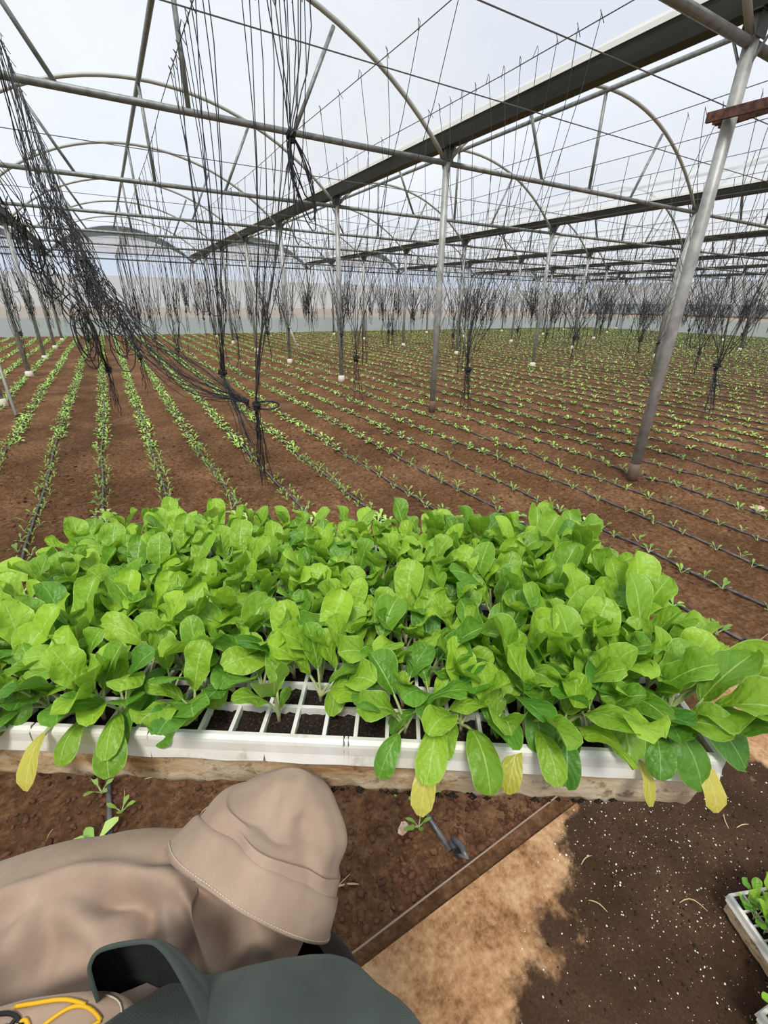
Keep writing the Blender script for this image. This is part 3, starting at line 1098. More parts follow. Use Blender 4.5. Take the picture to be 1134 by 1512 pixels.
for k, cnt, x, y in cands:
    if (k, cnt) in near:
        o = bpy.data.objects.new('bed_seedling', R.choice(near_me))
        C.objects.link(o)
        o.location = (x, y, float(height(x, y))+.004)
        o.rotation_euler = (rnd(-.15, .15), rnd(-.15, .15), rnd(0, 6.28))
        s = rnd(1.05, 1.55)
        o.scale = (s, s, s)
        if k == 0:
            rl = 'the tube straight ahead'
        else:
            rl = 'the %s tube to its %s' % (ordn(abs(k)), 'left' if k < 0 else 'right')
            rl = '%s tube %s of the straight one' % (ordn(abs(k)), 'left' if k < 0 else 'right')
        tag(o, 'bed seedling, %s from the path along %s' % (ordn(cnt), rl), 'seedling', 'chard seedlings planted along the drip tubes')
hi = [small_plant(R.choice((4, 5, 6)), .052, 0, True) for _ in range(14)]
lo = [small_plant(5, .060, 0, False) for _ in range(10)]
for blades, protos in ((True, hi), (False, lo)):
    pts = [(x, y) for k, cnt, x, y in cands if (k, cnt) not in near and ((math.hypot(x, y) < 11) == blades)]
    tris_V, tris_F, off = [], [], 0
    PT = []
    for V, F in protos:
        tri = []
        for f in F:
            tri.append(f[:3])
            if len(f) == 4:
                tri.append((f[0], f[2], f[3]))
        PT.append((np.array([tuple(v) for v in V]), np.array(tri)))
    for x, y in pts:
        v, t_ = R.choice(PT)
        a = rnd(0, 6.28)
        s = rnd(1.05, 1.65)
        ca, sa = math.cos(a)*s, math.sin(a)*s
        vv = np.stack([v[:, 0]*ca-v[:, 1]*sa+x, v[:, 0]*sa+v[:, 1]*ca+y, v[:, 2]*s], -1)
        tris_V.append(vv)
        tris_F.append(t_+off)
        off += len(vv)
    VV = np.concatenate(tris_V)
    # sit on the soil
    zz = np.repeat(np.array([float(q) for q in height(np.array([p[0] for p in pts]), np.array([p[1] for p in pts]))]), [len(v) for v in tris_V])
    VV[:, 2] += zz+.004
    M_FAR = bpy.data.materials.get('distant_seedling_leaf')
    if M_FAR is None:
        M_FAR = mat('distant_seedling_leaf', (.2, .4, .06), .5)
        gi = N(M_FAR, 'ShaderNodeNewGeometry')
        L(M_FAR, ramp(M_FAR, gi.outputs['Random Per Island'], [(.0, (.17, .35, .055)), (.6, (.32, .53, .10)), (1, (.48, .64, .18))]), P(M_FAR).inputs['Base Color'])
    o = mk_np('seedling_rows', VV, np.concatenate(tris_F), M_FAR)
    tag(o, 'rows of small green chard seedlings %s' % ('in the middle of the bed' if blades else 'far across the bed'), 'seedlings', None, 'stuff')

# ------------------------------------------------------------------ wires and string bundles
WX = []
for b in range(7):
    if b == 0:
        WX += [(b, GX[0]+5.2)]
        continue
    for o_ in ((.35, 1.46, 2.57, 3.91, 4.85) if b < 2 else (.85, 1.75, 2.75, 3.85, 4.95)):
        WX.append((b, GX[b]+o_))
nw = 0
for b, x in WX:
    nw += 1
    pts = [(x+.01*math.sin(y), y, ZT+.065-.02*math.sin((y-GY[1])/3.388*math.pi)**2) for y in np.arange(-2, BY1, 1.1)]
    o = MB().tube(pts, .004, 4).build('trellis_wire', M_WIRE)
    tag(o, 'thin trellis wire running lengthwise overhead, %s from the left' % ordn(nw), 'wire', 'trellis wires')

def wob(pts, amp):
    return [p + Vector((rnd(-1, 1), rnd(-1, 1), rnd(-.4, .4)))*amp*math.sin(math.pi*i/(len(pts)-1)) for i, p in enumerate(pts)]

def knot_mb(mb, c, r, n=7, th=.004):
    for q in range(n):
        a, b_ = rnd(0, 6.28), rnd(-.8, .8)
        ax = Matrix.Rotation(a, 3, 'Z') @ Matrix.Rotation(b_, 3, 'X')
        rr = r*rnd(.6, 1.15)
        mb.tube([c + ax @ Vector((rr*math.cos(t), rr*math.sin(t), rnd(-.3, .3)*r)) for t in np.linspace(0, 6.1, 9)], th, 4)

def bundle(label, knot, tops, mids=None, r=.0032, tail=.45, ntail=9, near=True, slack=.10, loops=2, group='tied bundles of black trellis strings', nseg=9, tail_lean=(0, 0), knot_r=.035):
    knot = Vector(knot)
    base = empty('string_bundle', knot, 0, label, 'string bundle', group)
    allm = MB()
    for q, tp in enumerate(tops):
        tp = Vector(tp)
        e = Vector((rnd(-1, 1), rnd(-1, 1), rnd(-.5, 1)))*.02
        if mids:
            md = [Vector(m_) + Vector((rnd(-1, 1), rnd(-1, 1), rnd(-1, 1)))*s_ for m_, s_ in mids]
            pts = [Vector(x) for x in spline([tp]+md+[knot+e], nseg+6)]
            pts = wob(pts, .03)
        else:
            d = (tp-knot)
            a = tp - Vector((0, 0, d.length*.45)) + Vector((rnd(-1, 1), rnd(-1, 1), 0))*slack
            b_ = knot + Vector((d.x*rnd(.02, .25), d.y*rnd(.02, .25), d.z*.22)) + Vector((rnd(-1, 1), rnd(-1, 1), 0))*slack*.7
            pts = wob(bez(tp, a, b_, knot+e, nseg), .012)
        m = MB() if near else allm
        loc = [p-knot for p in pts]
        m.tube(loc, r, 4 if near else 3, False)
        if near:
            # little hook where it is tied on the wire
            m.tube([loc[0], loc[0]+Vector((.006, .004, .03)), loc[0]+Vector((-.012, .0, .045)), loc[0]+Vector((rnd(-.04, .04), rnd(-.04, .04), -.02))], r*.9, 4, False)
            m.build('string', M_STRING, base)
    m = MB() if near else allm
    knot_mb(m, Vector((0, 0, 0)), knot_r, 8 if near else 3, r*1.2)
    knot_mb(m, Vector((0, 0, -.03)), knot_r*.7, 5 if near else 2, r*1.2)
    if near:
        m.build('knot', M_STRING, base)
        m = MB()
    for q in range(ntail):
        l = tail*rnd(.45, 1.1)
        p = Vector((rnd(-.012, .012), rnd(-.012, .012), -.01))
        pts = [p]
        dx, dy = rnd(-.06, .06)+tail_lean[0], rnd(-.06, .06)+tail_lean[1]
        for s in range(1, 7):
            pts.append(p + Vector((dx*s/6+rnd(-.012, .012), dy*s/6+rnd(-.012, .012), -l*s/6)))
        m.tube(pts, r*.9, 4 if near else 3, False)
    if near:
        m.build('tail', M_STRING, base)
    if loops:
        m = MB() if near else allm
        for q in range(loops):
            z0 = rnd(.15, .95)
            p = Vector((rnd(-.12, .12), rnd(-.2, .2), z0))
            l, wd, a = rnd(.2, .55), rnd(.02, .10), rnd(0, 6.28)
            pts = [p + Vector((math.cos(a)*wd*math.sin(t), math.sin(a)*wd*math.sin(t), -l*.5*(1-math.cos(t)))) for t in np.linspace(.2, 6.1, 10)]
            m.tube(pts, r, 4 if near else 3, False)
        if near:
            m.build('loop', M_STRING, base)
    if not near:
        allm.build('strings', M_STRING, base)
    return base

def on_wire(x, ys_):
    return [(x+rnd(-.004, .004), y, ZT+.055) for y in ys_]

# the big slanting cluster at the left, gathered and drawn down to the knot in the middle
b1 = bundle('big knot of black strings before the tray, with a looped coil and long tail', (.86, 3.42, .83),
            [(1.12+.045*q+rnd(-.02, .02), 3.68-.025*q, ZT+.055) for q in range(8)], slack=.04, tail=.62, ntail=16, loops=0, r=.0034, knot_r=.035, nseg=12)
lp = MB()
for q in range(5):
    c0 = Vector((.075, -.02, -.005))
    lp.tube([c0 + Vector((.085*math.cos(t)*rnd(.95, 1.05), -.03*math.cos(t), .032*math.sin(t)*rnd(.8, 1.2))) for t in np.linspace(0, 6.28, 14)], .0042, 5)
lp.build('coil', M_STRING, b1)
b2 = bundle('slanting cluster of black strings drawn down towards the big knot', (.80, 3.46, .85),
            on_wire(-.25, np.concatenate([np.linspace(3.9, 5.6, 15), np.linspace(5.6, 8.4, 17)])), mids=[((-.20, 4.75, 2.42), .10), ((-.10, 4.45, 1.90), .10), ((.06, 4.2, 1.45), .15), ((.42, 3.8, 1.04), .13)],
            tail=.1, ntail=4, loops=0, r=.0027, nseg=14, knot_r=.02)
m = MB()
for q in range(42):   # slack loops hanging off the cluster
    t = rnd(0, 1)
    c0 = Vector((-.24, 4.9, 2.3)).lerp(Vector((.10, 4.0, 1.40)), t) - Vector((.80, 3.46, .85))
    l, wd, a = rnd(.12, .42), rnd(.03, .12), rnd(0, 6.28)
    c0 += Vector((rnd(-.06, .06), rnd(-.1, .1), 0))
    m.tube([c0 + Vector((math.cos(a)*wd*math.sin(s)+rnd(-.008, .008), math.sin(a)*wd*math.sin(s), -l*.5*(1-math.cos(s))+rnd(-.01, .01))) for s in np.linspace(.1, 6.0, 12)], rnd(.0026, .0042), 4, False)
o = m.build('loops', M_STRING, b2)
o['kind'] = 'stuff'
b3 = bundle('tall black string bundle just left of the big knot', (.80, 4.25, .97), on_wire(.86, np.linspace(3.5, 5.0, 11)), slack=.10, tail=.72, ntail=14, loops=5, r=.0034, nseg=11, tail_lean=(.10, -.35))
b4 = bundle('thick tangle of black strings with dark loops at the left edge', (-.10, 5.9, .85), on_wire(-1.0, np.linspace(3.9, 5.6, 12)), mids=[((-.48, 4.9, 2.3), .10), ((-.38, 5.0, 1.80), .14), ((-.18, 5.2, 1.35), .08)],
            tail=.5, ntail=8, loops=0, r=.0036, nseg=13)
m = MB()
for q in range(20):
    c0 = Vector((-.46, 4.9, 2.25)).lerp(Vector((-.15, 5.0, 1.35)), rnd(0, 1)) - Vector((-.10, 5.9, .85))
    l, wd, a = rnd(.15, .5), rnd(.04, .13), rnd(0, 6.28)
    m.tube([c0 + Vector((math.cos(a)*wd*math.sin(s), math.sin(a)*wd*math.sin(s), -l*.5*(1-math.cos(s))+rnd(-.01, .01))) for s in np.linspace(.1, 6.0, 12)], rnd(.004, .006), 4, False)
o = m.build('loops', M_STRING, b4)
o['kind'] = 'stuff'
b5 = bundle('short bundle of thin strings knotted beyond the slanting cluster', (.28, 7.0, .86), on_wire(-.25, np.linspace(6.2, 8.0, 9)), tail=.6, ntail=10, loops=2, nseg=10)
b6 = bundle('black string bundle with a long tail beside the second tall post', (3.10, 3.62, .95), on_wire(3.14, np.linspace(2.7, 4.6, 12)), slack=.22, tail=.42, ntail=16, loops=3, nseg=11)
b7 = bundle('black string bundle hanging in the right foreground beyond the near post', (5.30, 2.35, 1.02), on_wire(5.30, np.linspace(1.6, 3.3, 12)), slack=.25, tail=.55, ntail=14, loops=3, nseg=11, tail_lean=(-.12, -.1))
b8 = bundle('dark looped bundle hanging high beside the big gutter', (1.27, 3.42, 2.52), [(1.16+.06*q, 3.42+.01*q, ZT+.055) for q in range(6)], slack=.05, tail=.55, ntail=7, loops=0, nseg=8, knot_r=.03, r=.004)
lp = MB()
for q in range(5):
    c0 = Vector((.0, .0, 0))
    wd, l = rnd(.03, .07), rnd(.3, .62)
    lp.tube([c0 + Vector((wd*math.sin(t)+rnd(-.01, .01)+.12*(1-math.cos(t))*.5, 0, -l*.5*(1-math.cos(t)))) for t in np.linspace(.1, 6.1, 14)], .0045, 4, False)
lp.build('loop', M_STRING, b8)

hero = [(-.25, 3, 8.6), (-1.0, 3, 6.2), (.86, 2, 5.4), (3.14, 2, 5.0), (5.30, 1.2, 3.8)]
nb = 0
wn = 0
for b, x in WX:
    wn += 1
    y = 3.3 + (wn*1.37) % 1.9
    cn = 0
    while y < BY1-.8:
        sp = rnd(2.35, 3.1)
        cn += 1
        skip = any(abs(x-hx) < .5 and a < y < c_ for hx, a, c_ in hero) or (x > 26 and y < 6) or (x > 16 and y < 4)
        skip = skip or (b <= 1 and x < -1.5 and y < 9)
        if not skip:
            d = math.hypot(x, y)
            nr_ = d < 7.5
            ns = R.choice((7, 8, 9)) if nr_ else 7
            kz = rnd(.8, 1.15) if d < 12 else rnd(.95, 1.35)
            kx, ky = x+rnd(-.12, .12), y+rnd(-.2, .2)
            bundle('string bundle on the %s trellis wire from left, %s from the path' % (ordn(wn), ordn(cn)), (kx, ky, kz),
                   on_wire(x, np.linspace(y-sp*.48, y+sp*.48, ns)), r=.0030 if nr_ else (.0040 if d < 14 else .0062), tail=rnd(.3, .6), ntail=8 if nr_ else 4,
                   near=nr_, slack=.22, loops=R.choice((2, 3, 4)) if nr_ else 8, nseg=8 if nr_ else 6)
            nb += 1
        y += sp

# ------------------------------------------------------------------ bits on the ground
def straw(p, l, a, bend, lab, m=M_STRAW, r=.0013):
    n = 6
    d = Vector((math.cos(a), math.sin(a), 0))
    s = Vector((-d.y, d.x, 0))
    pts = [Vector((0, 0, 0)) + d*(l*(i/(n-1)-.5)) + s*(bend*l*math.sin(math.pi*i/(n-1))) + Vector((0, 0, .003*math.sin(3.14*i/(n-1)))) for i in range(n)]
    o = MB().tube(pts, [r*.6, r, r, r, r*.9, r*.5], 5).build('straw', m, smooth=True)
    o.location = p
    return tag(o, lab, 'straw', 'bits of straw')
STR = [((.269, .640), .07, .1, .05, 'thick straw piece lying on the clods beside the sleeve', .003), ((1.43, .175), .05, 1.2, .1, 'straw bit on dark path soil, upper of the hooked pair', .0016),
       ((1.46, .14), .05, 0.2, .05, 'straw bit on dark path soil, lower of the hooked pair', .0016), ((1.094, .104), .07, -.3, .25, 'curved straw on dark path soil beside the tray corner', .0016),
       ((.86, .24), .05, -.6, .12, 'bent straw on dark path soil past the tan patch', .0015), ((.93, .33), .05, .5, .1, 'straight straw on path soil just below the held tray', .0015)]
for (x, y), l, a, bnd, lab, r_ in STR:
    z = PATH_Z+.003 if y < .47 else float(height(x, y)+fine(x, y))+.006
    straw((x, y, z), l, a-.5, bnd, lab, r=r_)
scount = {}
sxy = sorted([(rnd(.54, 1.35), rnd(-.6, .9)) for _ in range(26)]) + sorted([(rnd(.6, 2.6), rnd(1.2, 4.6)) for _ in range(16)])
for y, x in sxy:
    z = float(height(x, y)+fine(x, y))+.004
    k = int(round((x-ROW0)/ROWD))
    key = (k, x > ROW0+k*ROWD)
    scount[key] = scount.get(key, 0)+1
    where = 'the straight tube' if k == 0 else 'the %s tube %s of the straight one' % (ordn(abs(k)), 'left' if k < 0 else 'right')
    straw((x, y, z), rnd(.02, .06), rnd(0, 6.28), rnd(-.15, .15), '%s straw bit from the path, %s of %s' % (ordn(scount[key]), 'right' if key[1] else 'left', where), r=rnd(.0009, .0016))

def chunk(name, p, r, m, lab, cat):
    V, F = [], []
    n, k = 7, 5
    for j in range(k):
        for i in range(n):
            a, b_ = 2*math.pi*i/n, -1.3+2.6*j/(k-1)
            rr = r*rnd(.75, 1.2)
            V.append((rr*1.3*math.cos(a)*math.cos(b_), rr*math.sin(a)*math.cos(b_), rr*.5*math.sin(b_)))
    for j in range(k-1):
        for i in range(n):
            F.append((j*n+i, j*n+(i+1) % n, (j+1)*n+(i+1) % n, (j+1)*n+i))
    F += [tuple(range(n-1, -1, -1)), tuple((k-1)*n+i for i in range(n))]
    o = mk(name, V, F, m)
    o.location = p
    o.rotation_euler = (0, 0, rnd(0, 3))
    return tag(o, lab, cat)
chunk('stone_shard', (.495, .690, float(height(.495, .69))+.012), .017, M_STONE, 'pinkish white stone shard on the soil in front of the sleeve', 'stone')
chunk('stone_chip', (4.486, 1.332, float(height(4.486, 1.332))+.012), .045, M_STONE, 'flat tan chip on the soil at the right edge', 'stone')
chunk('stone_pebble', (.22, 2.95, float(height(.22, 2.95))+.012), .018, M_STONE, 'small pale pebble between two drip tubes beyond the tray', 'stone')

ICO_V = np.array([(0, 0, 1), (.894, 0, .447), (.276, .851, .447), (-.724, .526, .447), (-.724, -.526, .447), (.276, -.851, .447), (.724, .526, -.447), (-.276, .851, -.447), (-.894, 0, -.447), (-.276, -.851, -.447), (.724, -.526, -.447), (0, 0, -1)])
ICO_F = np.array([(0, 1, 2), (0, 2, 3), (0, 3, 4), (0, 4, 5), (0, 5, 1), (1, 6, 2), (2, 7, 3), (3, 8, 4), (4, 9, 5), (5, 10, 1), (6, 7, 2), (7, 8, 3), (8, 9, 4), (9, 10, 5), (10, 6, 1), (6, 11, 7), (7, 11, 8), (8, 11, 9), (9, 11, 10), (10, 11, 6)])
def scatter(name, xy, z, size, m, lab, cat, flat=.8, seed=3):
    rs = np.random.RandomState(seed)
    n = len(xy)
    V = ICO_V[None]*rs.uniform(.65, 1.25, (n, 12, 1))*np.array([1, 1, flat])*size[:, None, None]
    V = V*rs.uniform(.7, 1.3, (n, 1, 3))
    V[:, :, 0] += xy[:, :1]
    V[:, :, 1] += xy[:, 1:]
    V[:, :, 2] += z[:, None]
    F = ICO_F[None]+(np.arange(n)*12)[:, None, None]
    o = mk_np(name, V.reshape(-1, 3), F.reshape(-1, 3), m)
    return tag(o, lab, cat, None, 'stuff')
n = 9000
xy = np.stack([NP.uniform(-1.2, 1.7, n), .52+1.5*NP.rand(n)**1.6], -1)
sz = .0025+.012*NP.rand(n)**4
scatter('soil_clods', xy, height(xy[:, 0], xy[:, 1])+fine(xy[:, 0], xy[:, 1])+sz*.2, sz, M_CLOD, 'loose clods and crumbs of red-brown soil by the bed edge', 'soil')
n = 9000
xy = np.stack([NP.uniform(-2, 6, n), 1.0+5*NP.rand(n)], -1)
sz = .003+.014*NP.rand(n)**5
scatter('soil_crumbs', xy, height(xy[:, 0], xy[:, 1])+fine(xy[:, 0], xy[:, 1])+sz*.2, sz, M_CLOD, 'loose crumbs of soil strewn over the bed', 'soil', seed=4)
n = 1900
xy = np.stack([NP.normal(1.15, .30, n), NP.uniform(-.45, .46, n)], -1)
xy = xy[(.4425*xy[:, 0]-.01 > xy[:, 1]-.03-.12*NP.rand(n)**3)]
n = len(xy)
sz = .0007+.0022*NP.rand(n)**3
scatter('perlite_specks', xy, np.full(n, PATH_Z)+sz*.3, sz, M_PERL, 'white perlite specks scattered over the dark soil on the path', 'perlite', seed=5)
n = 2200
xy = np.stack([NP.normal(1.20, .32, n), NP.uniform(-.5, .46, n)], -1)
xy = xy[(.4425*xy[:, 0]-.01 > xy[:, 1]+.03)]
n = len(xy)
sz = .0008+.0035*NP.rand(n)**3
scatter('soil_grains', xy, np.full(n, PATH_Z)+sz*.2, sz, M_POT, 'grains of dark potting soil spilled on the path', 'soil', seed=6)

# ------------------------------------------------------------------ the person behind the camera
HW = Vector((.506, .862, 0))
RW = Vector((.862, -.506, 0))
def pw(f, r, z):
    return HW*f + RW*r + Vector((0, 0, z))
per = empty('person', pw(-.02, -.14, PATH_Z), 0, 'person in khaki sleeve and dark green vest, left arm reaching under the tray', 'person')
P0 = per.location.copy()
def place(o):
    o.parent = per
    o.matrix_parent_inverse = Matrix.Translation(-P0)
    return o

# body: one continuous skinned figure (hidden by clothes except where skin shows)
SK = {
    'pelvis': (pw(-.03, -.14, .86), .105), 'waist': (pw(-.02, -.14, 1.0), .10), 'chest': (pw(-.05, -.15, 1.18), .11), 'neck': (pw(-.09, -.15, 1.36), .050), 'neck2': (pw(-.085, -.15, 1.42), .046),
    'hipl': (pw(-.03, -.23, .82), .085), 'kneel': (pw(.02, -.25, .46), .058), 'ankl': (pw(-.04, -.26, .11), .040), 'toel': (pw(.09, -.28, .065), .034),
    'hipr': (pw(-.03, -.05, .82), .085), 'kneer': (pw(.0, -.03, .46), .058), 'ankr': (pw(-.05, -.03, .11), .040), 'toer': (pw(.08, -.01, .065), .034),
    'shl': (pw(-.06, -.32, 1.28), .052), 'elb': (Vector((-.155, .270, 1.052)), .040), 'wri': (Vector((.035, .250, 1.085)), .027),
    'palm': (Vector((.085, .300, 1.084)), .021), 'palm2': (Vector((.115, .340, 1.087)), .018),
    'shr': (pw(-.06, .02, 1.28), .05),
}
fing = [((.100, .360, 1.092), (.098, .392, 1.098), (.098, .420, 1.099), .0078), ((.118, .368, 1.094), (.126, .402, 1.099), (.132, .432, 1.099), .0080),
        ((.137, .362, 1.093), (.153, .394, 1.099), (.163, .420, 1.099), .0078), ((.150, .345, 1.092), (.172, .368, 1.098), (.186, .388, 1.099), .0070)]
verts, rad, names = [], [], {}
for nme, (p, r_) in SK.items():
    names[nme] = len(verts)
    verts.append(p)
    rad.append(r_)
edges = [(names[a], names[b_]) for a, b_ in (('pelvis', 'waist'), ('waist', 'chest'), ('chest', 'neck'), ('neck', 'neck2'), ('pelvis', 'hipl'), ('hipl', 'kneel'), ('kneel', 'ankl'), ('ankl', 'toel'),
         ('pelvis', 'hipr'), ('hipr', 'kneer'), ('kneer', 'ankr'), ('ankr', 'toer'), ('chest', 'shl'), ('shl', 'elb'), ('elb', 'wri'), ('wri', 'palm'), ('palm', 'palm2'), ('chest', 'shr'))]
for a, b_, c_, r_ in fing:
    s = names['palm2']
    for q, p in enumerate((a, b_, c_)):
        verts.append(Vector(p))
        rad.append(r_*(1-.12*q))
        edges.append((s, len(verts)-1))
        s = len(verts)-1
s = names['palm']
for q, p in enumerate(((.060, .325, 1.092), (.052, .352, 1.098), (.050, .375, 1.099))):
    verts.append(Vector(p))
    rad.append(.0098-.001*q)
    edges.append((s, len(verts)-1))
    s = len(verts)-1
me = bpy.data.meshes.new('body')
me.from_pydata([tuple(v-P0) for v in verts], edges, [])
me.materials.append(M_SKIN)
body = bpy.data.objects.new('body', me)
link(body, per)
sk = body.modifiers.new('skin', 'SKIN')
for i, r_ in enumerate(rad):
    me.skin_vertices[0].data[i].radius = (r_, r_)
    me.skin_vertices[0].data[i].use_root = (i == 0)
sk.use_smooth_shade = True
sb = body.modifiers.new('smooth', 'SUBSURF')
sb.levels = 1
sb.render_levels = 1

def loft(name, secs, m, nn=40, smooth=True, cap=False, parent=per, e=.8, mod=None):
    """secs: list of (centre Vector, half-width along RW, half-depth along HW)"""
    V, F = [], []
    for si, (c0, a, b_) in enumerate(secs):
        for i in range(nn):
            t = 2*math.pi*i/nn
            ct, st = math.cos(t), math.sin(t)
            p = c0 + RW*(a*math.copysign(abs(ct)**e, ct)) + HW*(b_*math.copysign(abs(st)**e, st))
            if mod:
                p = mod(p, si/(len(secs)-1), t)
            V.append(p-P0)
    for j in range(len(secs)-1):
        for i in range(nn):
            F.append((j*nn+i, j*nn+(i+1) % nn, (j+1)*nn+(i+1) % nn, (j+1)*nn+i))
    if cap:
        F += [tuple(range(nn-1, -1, -1)), tuple((len(secs)-1)*nn+i for i in range(nn))]
    o = mk(name, V, F, m, parent, smooth)
    return o
def dense(secs, n):
    arr = np.array([(c0.x, c0.y, c0.z, a, b_) for c0, a, b_ in secs])
    return [(Vector(q[:3]), q[3], q[4]) for q in spline(arr, n)]
def vest_fold(p, s, t):
    k = .006*math.sin(5*t+9*s)*math.sin(7*s+1)+.003*math.sin(11*t-17*s)
    return p + (p-(P0+Vector((0, 0, p.z-P0.z)))).normalized()*k
# vest: chest down to the hem, swelling over the belly
loft('vest', dense([(pw(-.03, -.15, .70), .22, .165), (pw(-.03, -.145, .85), .215, .168), (pw(-.03, -.13, 1.0), .19, .162), (pw(-.03, -.095, 1.10), .160, .158), (pw(-.03, -.072, 1.150), .140, .160), (pw(-.03, -.066, 1.166), .130, .158),
                  (pw(-.033, -.075, 1.180), .118, .142), (pw(-.045, -.10, 1.200), .12, .110), (pw(-.07, -.13, 1.25), .15, .085), (pw(-.085, -.15, 1.33), .12, .07), (pw(-.09, -.15, 1.37), .065, .055)], 60), M_GREEN, 96, mod=vest_fold, e=.72)
loft('jacket_shade', dense([(pw(.03, -.16, .66), .20, .165), (pw(.045, -.155, .78), .20, .180), (pw(.055, -.14, .88), .165, .185), (pw(.05, -.125, .98), .145, .185), (pw(.03, -.12, 1.04), .115, .175)], 16), M_BLACK, 48)  # jacket front, near-black colour standing in for shade below the arm
for s in (-1, 1):
    cx = -.14+s*.09
    loft('trouser_leg', dense([(pw(-.03, cx, .90), .105, .125), (pw(-.02, cx+s*.01, .66), .095, .105), (pw(.0, cx+s*.02, .46), .078, .085), (pw(-.02, cx+s*.025, .25), .072, .078), (pw(-.03, cx+s*.03, .10), .070, .078)], 14), M_BLACK, 28)
    V, F = [], []
    foot = dense([(pw(-.11, cx+s*.03, .055), .034, .045), (pw(-.05, cx+s*.03, .075), .044, .06), (pw(.05, cx+s*.035, .06), .046, .045), (pw(.13, cx+s*.04, .05), .030, .030)], 10)
    mbx = MB()
    for (c0, a, b_) in foot:
        pass
    ringn = 16
    for (c0, a, b_) in foot:
        for i in range(ringn):
            t = 2*math.pi*i/ringn
            q = c0 + RW*(a*math.cos(t)) + Vector((0, 0, b_*math.sin(t)))
            q.z = max(q.z, PATH_Z+.001)
            V.append(q-P0)
    for j in range(len(foot)-1):
        for i in range(ringn):
            F.append((j*ringn+i, j*ringn+(i+1) % ringn, (j+1)*ringn+(i+1) % ringn, (j+1)*ringn+i))
    F += [tuple(range(ringn-1, -1, -1)), tuple((len(foot)-1)*ringn+i for i in range(ringn))]
    mk('shoe', V, F, M_SHOE, per, True)

# sleeve and cuff: tubes of cloth with sculpted folds
def cloth_tube(name, path, m, ns, nt_, strokes, facing, parent=per, skew=.0, grain=.0, cap=False):
    Q = spline(path, ns)
    V = np.zeros((ns, nt_, 3))
    Nn = np.zeros((ns, nt_, 3))
    fc = np.array(facing, float)
    for i in range(ns):
        t = Q[min(i+1, ns-1), :3]-Q[max(i-1, 0), :3]
        t /= np.linalg.norm(t)
        a = fc - t*(fc@t)
        a /= np.linalg.norm(a)
        b_ = np.cross(t, a)
        for k in range(nt_):
            th = 2*np.pi*k/nt_
            d = a*np.cos(th)+b_*np.sin(th)
            V[i, k] = Q[i, :3] + (a*np.cos(th)+b_*np.sin(th))*Q[i, 3] + t*skew*max(0, 1-i/(ns-1)/.6)*np.cos(th)
            Nn[i, k] = d
    pts = V.reshape(-1, 3).copy()
    nor = Nn.reshape(-1, 3)
    base = pts.copy()
    disp = np.zeros(len(pts))
    for poly, amp, wd in strokes:
        pl = spline(poly, 40)
        # settle the stroke on the cloth
        pl = np.array([base[np.argmin(((base-q)**2).sum(1))] for q in pl])
        d = np.full(len(base), 9.0)
        for q in range(len(pl)):
            d = np.minimum(d, ((base-pl[q])**2).sum(1))
        disp += 1.8*amp*np.exp(-d/(wd*wd))
    D2 = disp.reshape(ns, nt_)
    for _ in range(6):
        D2 = (D2*2 + np.roll(D2, 1, 1) + np.roll(D2, -1, 1) + np.vstack([D2[:1], D2[:-1]]) + np.vstack([D2[1:], D2[-1:]]))/6
    disp = D2.ravel()
    disp += grain*(vnoise(base[:, 0]*40+base[:, 2]*30, base[:, 1]*40+base[:, 2]*22)-.5)
    pts = pts + nor*disp[:, None]
    I = np.arange(ns*nt_).reshape(ns, nt_)
    J = np.roll(I, -1, 1)
    F = np.stack([I[:-1], J[:-1], J[1:], I[1:]], -1).reshape(-1, 4)
    o = mk_np(name, pts-np.array(P0), F, m, parent, True)
    return o, pts.reshape(ns, nt_, 3), Nn
TOCAM = (-.457+.0, -.778, .95)
TOCAM = tuple(-np.array(fw)*1.0)
sleeve_path = [(-.285, .155, 1.24, .100), (-.290, .215, 1.12, .100), (-.262, .270, 1.045, .098), (-.213, .286, 1.039, .093), (-.155, .274, 1.055, .087), (-.106, .262, 1.062, .080), (-.055, .246, 1.064, .072), (-.009, .235, 1.070, .067), (.022, .240, 1.090, .056), (.045, .250, 1.112, .046)]
